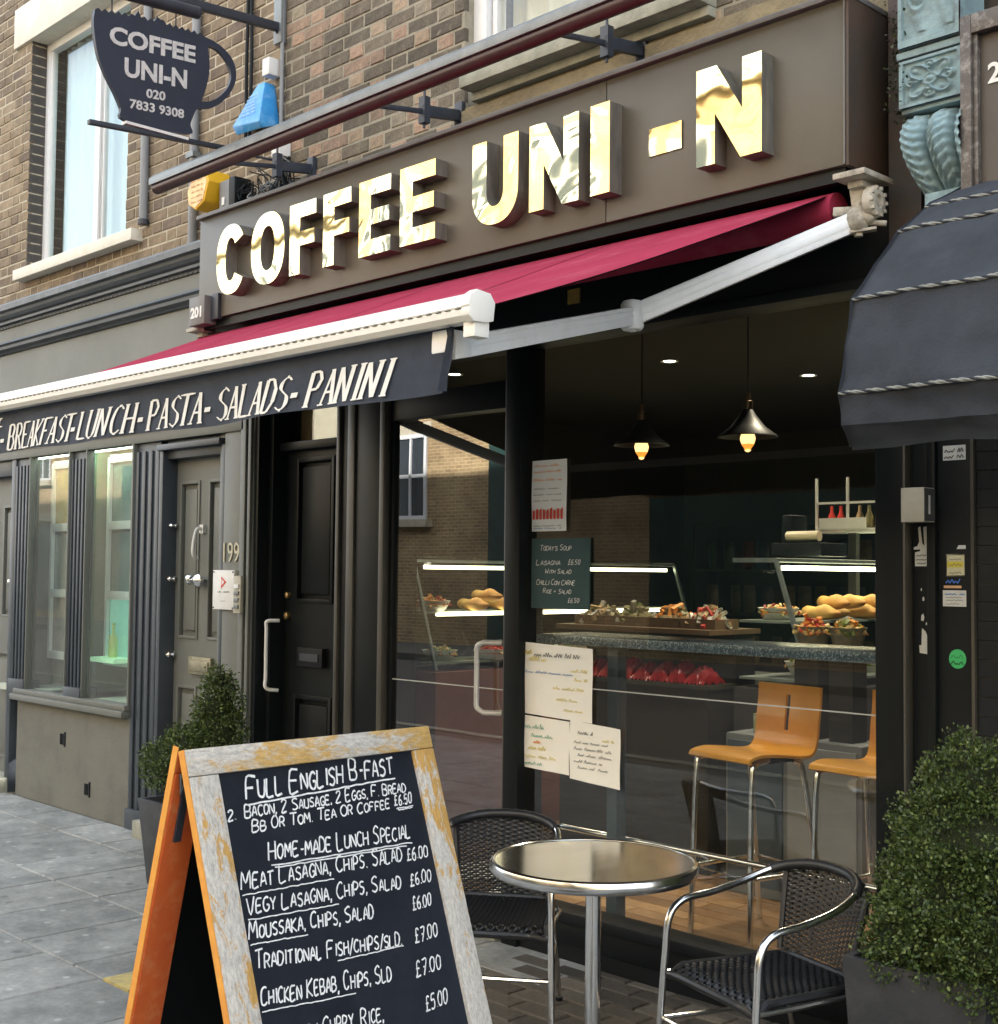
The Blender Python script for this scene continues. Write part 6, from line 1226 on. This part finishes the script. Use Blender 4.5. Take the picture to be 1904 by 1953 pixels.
# ============================================================ round bistro table
TC=(-2.615,-1.0)
TB=thing('bistro_table','round bistro table with polished steel top on a single pole','table',(TC[0],TC[1],G))
tp=MB(); tp.lathe([(.001,.702),(.2955,.702)],(TC[0],TC[1],G),64); part('table_top',tp,M['steel'],TB)
tp=MB(); tp.lathe([(.290,.672),(.302,.668),(.309,.676),(.310,.690),(.306,.702),(.298,.706),(.294,.7035),(.298,.6985)],(TC[0],TC[1],G),64); part('table_rim',tp,M['chrome'],TB,smooth=True)
tp=MB(); tp.lathe([(.001,.66),(.28,.668),(.29,.672)],(TC[0],TC[1],G),48); part('underside',tp,M['ironG'],TB)
tp=MB(); tp.lathe([(.0235,.03),(.0235,.64),(.05,.66),(.001,.661)],(TC[0],TC[1],G),24); part('pole',tp,M['chrome'],TB,smooth=True)
for k in range(4):
    a=k*PI/2+.6; l=MB(); l.bar((TC[0]+.02*math.cos(a),TC[1]+.02*math.sin(a),G+.055),(TC[0]+.27*math.cos(a),TC[1]+.27*math.sin(a),G+.02),.035,.022); l.lathe([(.001,0),(.016,0),(.014,.016),(.001,.02)],(TC[0]+.26*math.cos(a),TC[1]+.26*math.sin(a),G),10); part('foot',l,M['chrome'],TB,bevel=.004)
# ============================================================ woven bistro chairs
def chair(label):
    t=thing('bistro_chair',label,'chair'); r=.0125
    arm=[(-.255,.27,0),(-.25,.25,.25),(-.245,.235,.44),(-.243,.222,.56),(-.24,.17,.615),(-.238,.05,.632),(-.232,-.08,.66),(-.20,-.19,.70),(-.11,-.255,.722),(0,-.272,.728)]
    pts=catmull(arm+[(-x,y,z) for x,y,z in arm[-2::-1]],6); mb=MB(); mb.tube(pts,r,12); part('arm_frame',mb,M['chrome'],t,world=False,smooth=True)
    for sx in (-1,1): mb=MB(); mb.tube(catmull([(sx*.21,-.30,0),(sx*.20,-.24,.25),(sx*.185,-.19,.40)],5),r*.9,10); part('rear_leg',mb,M['chrome'],t,world=False,smooth=True)
    mb=MB(); mb.tube(catmull([(-.235,.235,.385),(-.225,0,.385),(-.19,-.19,.39),(.19,-.19,.39),(.225,0,.385),(.235,.235,.385)],4),r*.8,8); part('seat_rail',mb,M['chrome'],t,world=False,smooth=True)
    mb=MB(); mb.tube([(-.245,.24,.235),(.245,.24,.235)],r*.7,8); mb.tube([(-.245,.24,.235),(-.20,-.25,.235)],r*.7,8); mb.tube([(.245,.24,.235),(.20,-.25,.235)],r*.7,8); part('stretcher',mb,M['chrome'],t,world=False,smooth=True)
    # woven seat: ribs one way, wavy strands the other
    def seatp(u,v,o=0):
        x=(u-.5)*.45; y=-.205+v*.44; rr=1-max(0,abs(u-.5)*2-.72)**2*2.2; dip=-.018*math.sin(PI*u)*math.sin(PI*v)
        z=.418+dip-(.030*max(0,(v-.88)/.12)**2)-.012*max(0,abs(u-.5)*2-.8)/.2+o
        return Vector((x*(1-.12*(1-v)),y if v<.98 else y,z))
    def backp(u,v,o=0):
        a=(u-.5)*2; w=.175+.03*v; x=a*w; z=.43+v*.29-.02*a*a*v; y=-.205-.055*v-.035*(1-a*a)*(.4+.6*v)+.02*a*a
        return Vector((x,y-o,z))
    def woven(fn,nu,nv,ru,rv,nm):
        mb=MB()
        for i in range(nu+1):   # ribs
            mb.tube([fn(i/nu,j/10) for j in range(11)],ru,4,caps=False)
        for j in range(nv):     # strands weave over and under the ribs
            v=(j+.5)/nv; ph=1 if j%2 else -1; n=nu*4
            L_=[fn(k/n,v-.46/nv,ph*.006*math.cos(k/n*nu*PI)) for k in range(n+1)]; R_=[fn(k/n,v+.46/nv,ph*.006*math.cos(k/n*nu*PI)) for k in range(n+1)]
            mb.add([tuple(p) for p in L_+R_],[(k,k+1,n+2+k,n+1+k) for k in range(n)])
        if nm=='woven_seat': mb.grid(lambda u,v:fn(.01+.98*u,.01+.98*v,-.007),12,12)
        o=part(nm,mb,M['weave'],t,world=False,smooth=True,recalc=False,kind='stuff'); return o
    woven(seatp,22,30,.003,0,'woven_seat'); woven(backp,16,34,.0035,0,'woven_back')
    mb=MB(); e=[seatp(u/12,1) for u in range(13)]+[seatp(1,1-v/8) for v in range(1,9)]+[seatp(1-u/12,0) for u in range(1,13)]+[seatp(0,v/8) for v in range(1,8)]; mb.tube(e,.013,8,closed=True); part('seat_border',mb,M['weave'],t,world=False,smooth=True)
    mb=MB(); 
    n=len(pts); mid=[p for p in pts if p.y<-.16 and p.z>.6]; 
    seg=[]
    for i,p in enumerate(mid): seg.append(p)
    rs=[.0175+.0018*(i%2) for i in range(len(seg))]; mb.tube(seg,rs,10); part('wrapped_rim',mb,M['weave'],t,world=False,smooth=True)
    for sx in (0,1): mb=MB(); mb.tube([backp(sx,v/8) for v in range(9)],.011,8); part('back_border',mb,M['weave'],t,world=False,smooth=True)
    for sx in (-1,1):
        mb=MB(); mb.lathe([(.001,-.004),(.016,-.004),(.016,.014),(.001,.014)],(sx*.255,.27,0),10); mb.lathe([(.001,-.004),(.015,-.004),(.015,.014),(.001,.014)],(sx*.21,-.30,0),10); part('rubber_foot',mb,M['blackM'],t,world=False)
    return t
def place(t,x,y,fx,fy_): t.location=(x,y,G+.001); t.rotation_euler=(0,0,math.atan2(fy_,fx)-PI/2)
c1=chair('black woven bistro chair in front of the shop window, nearest the right planter'); place(c1,-2.245,-.64,-.305,-.952); c1.scale=(.91,)*3; c1['group']='woven bistro chairs by the table'
c2=copy_tree(c1); c2['label']='black woven bistro chair between the sandwich board and the table'; place(c2,-3.298,-.744,.587,-.809); c2.scale=(.92,)*3
# ============================================================ across the street (seen in the panes and in the gold letters)
mt,nt,b=newmat('far_stock_brick'); v_=coords(nt,(1,1,1)); bt=nt.nodes.new('ShaderNodeTexBrick'); mp=nt.nodes.new('ShaderNodeMapping'); mp.inputs['Rotation'].default_value=(PI/2,0,0); tc=nt.nodes.new('ShaderNodeTexCoord'); nt.links.new(tc.outputs['Object'],mp.inputs[0]); nt.links.new(mp.outputs[0],bt.inputs['Vector'])
bt.inputs['Scale'].default_value=1; bt.inputs['Brick Width'].default_value=.225; bt.inputs['Row Height'].default_value=.075; bt.inputs['Mortar Size'].default_value=.010; bt.inputs['Color1'].default_value=(.46,.35,.20,1); bt.inputs['Color2'].default_value=(.32,.23,.13,1); bt.inputs['Mortar'].default_value=(.62,.50,.32,1)
n1=nz(nt,.6,6,.7,coords(nt)); nt.links.new(mixc(nt,bt.outputs[0],ramp(nt,n1.outputs[0],[(.35,(.55,.5,.45)),(.6,(1.15,1.1,1.0))]).outputs[0],1.,'MULTIPLY'),b.inputs['Base Color']); b.inputs['Roughness'].default_value=.9; farb=mt
fars=pbr('far_stone',(.62,.56,.42),(.50,.45,.34),4,.8); fard=pbr('far_dark_shopfront',(.02,.05,.045),(.03,.07,.06),2,.4); farg=pbr('far_window_glass',(.04,.05,.06),None,4,.12)
YF=-14.9
def farhouse(x0,x1,h,mat,label,shop):
    t=thing('terraced_house',label,'house',((x0+x1)/2,YF,0),0,'terraced houses across the street')
    mb=MB(); mb.box(x0,x1,YF-8,YF,0,h); part('wall',mb,mat,t)
    mb=MB(); mb.box(x0,x1,YF,YF+.25,h-.5,h-.25)
    if shop: mb.box(x0,x1,YF,YF+.15,3.1,3.35); part('cornice',mb,fars,t)
    if shop: mb=MB(); mb.box(x0+.2,x1-.2,YF,YF+.12,.3,3.0); part('shopfront',mb,fard,t)
    n=max(2,int((x1-x0)/2.3))
    if not shop:
        mb=MB(); mb.box(x0+4.0,x0+5.0,YF,YF+.2,0,4.6); part('green_doorcase',mb,fard,t)
    for r,z in enumerate((2.75,5.9,8.1) if not shop else (4.4,7.3)):
        for k in range(n):
            cx=x0+(x1-x0)*(k+.5)/n
            if z<3 and k: continue
            w=group_part('window',t)
            fr=MB()
            for a,b_,c,d in ((cx-.55,cx-.47,z,z+1.9),(cx+.47,cx+.55,z,z+1.9),(cx-.47,cx+.47,z,z+.09),(cx-.47,cx+.47,z+1.81,z+1.9),(cx-.47,cx+.47,z+.92,z+1.0),(cx-.03,cx+.03,z+.09,z+1.81)): fr.box(a,b_,YF+.01,YF+.06,c,d)
            part('frame',fr,M['upvc'],w); mb=MB(); mb.box(cx-.47,cx+.47,YF+.005,YF+.02,z+.05,z+1.85); part('pane',mb,farg,w)
            mb=MB(); mb.box(cx-.7,cx+.7,YF,YF+.18,z-.16,z); mb.box(cx-.7,cx+.7,YF,YF+.05,z+1.9,z+2.15); part('sill',mb,fars,w)
x=-48
hs=[(9,10.2,0),(8,10.8,1),(7.5,10.2,0),(8,11.0,0),(8.5,10.4,1),(8,10.9,0),(9,10.4,1),(8,10.8,0)]
for i,(w,h,m_) in enumerate(hs):
    farhouse(x,x+w,h,fars if (i in (2,)) else farb,['yellow brick terraced house across the street, mirrored in the cafe glass','pale stone fronted house across the street, mirrored in the cafe glass'][i in (2,)],i%2==0); x+=w
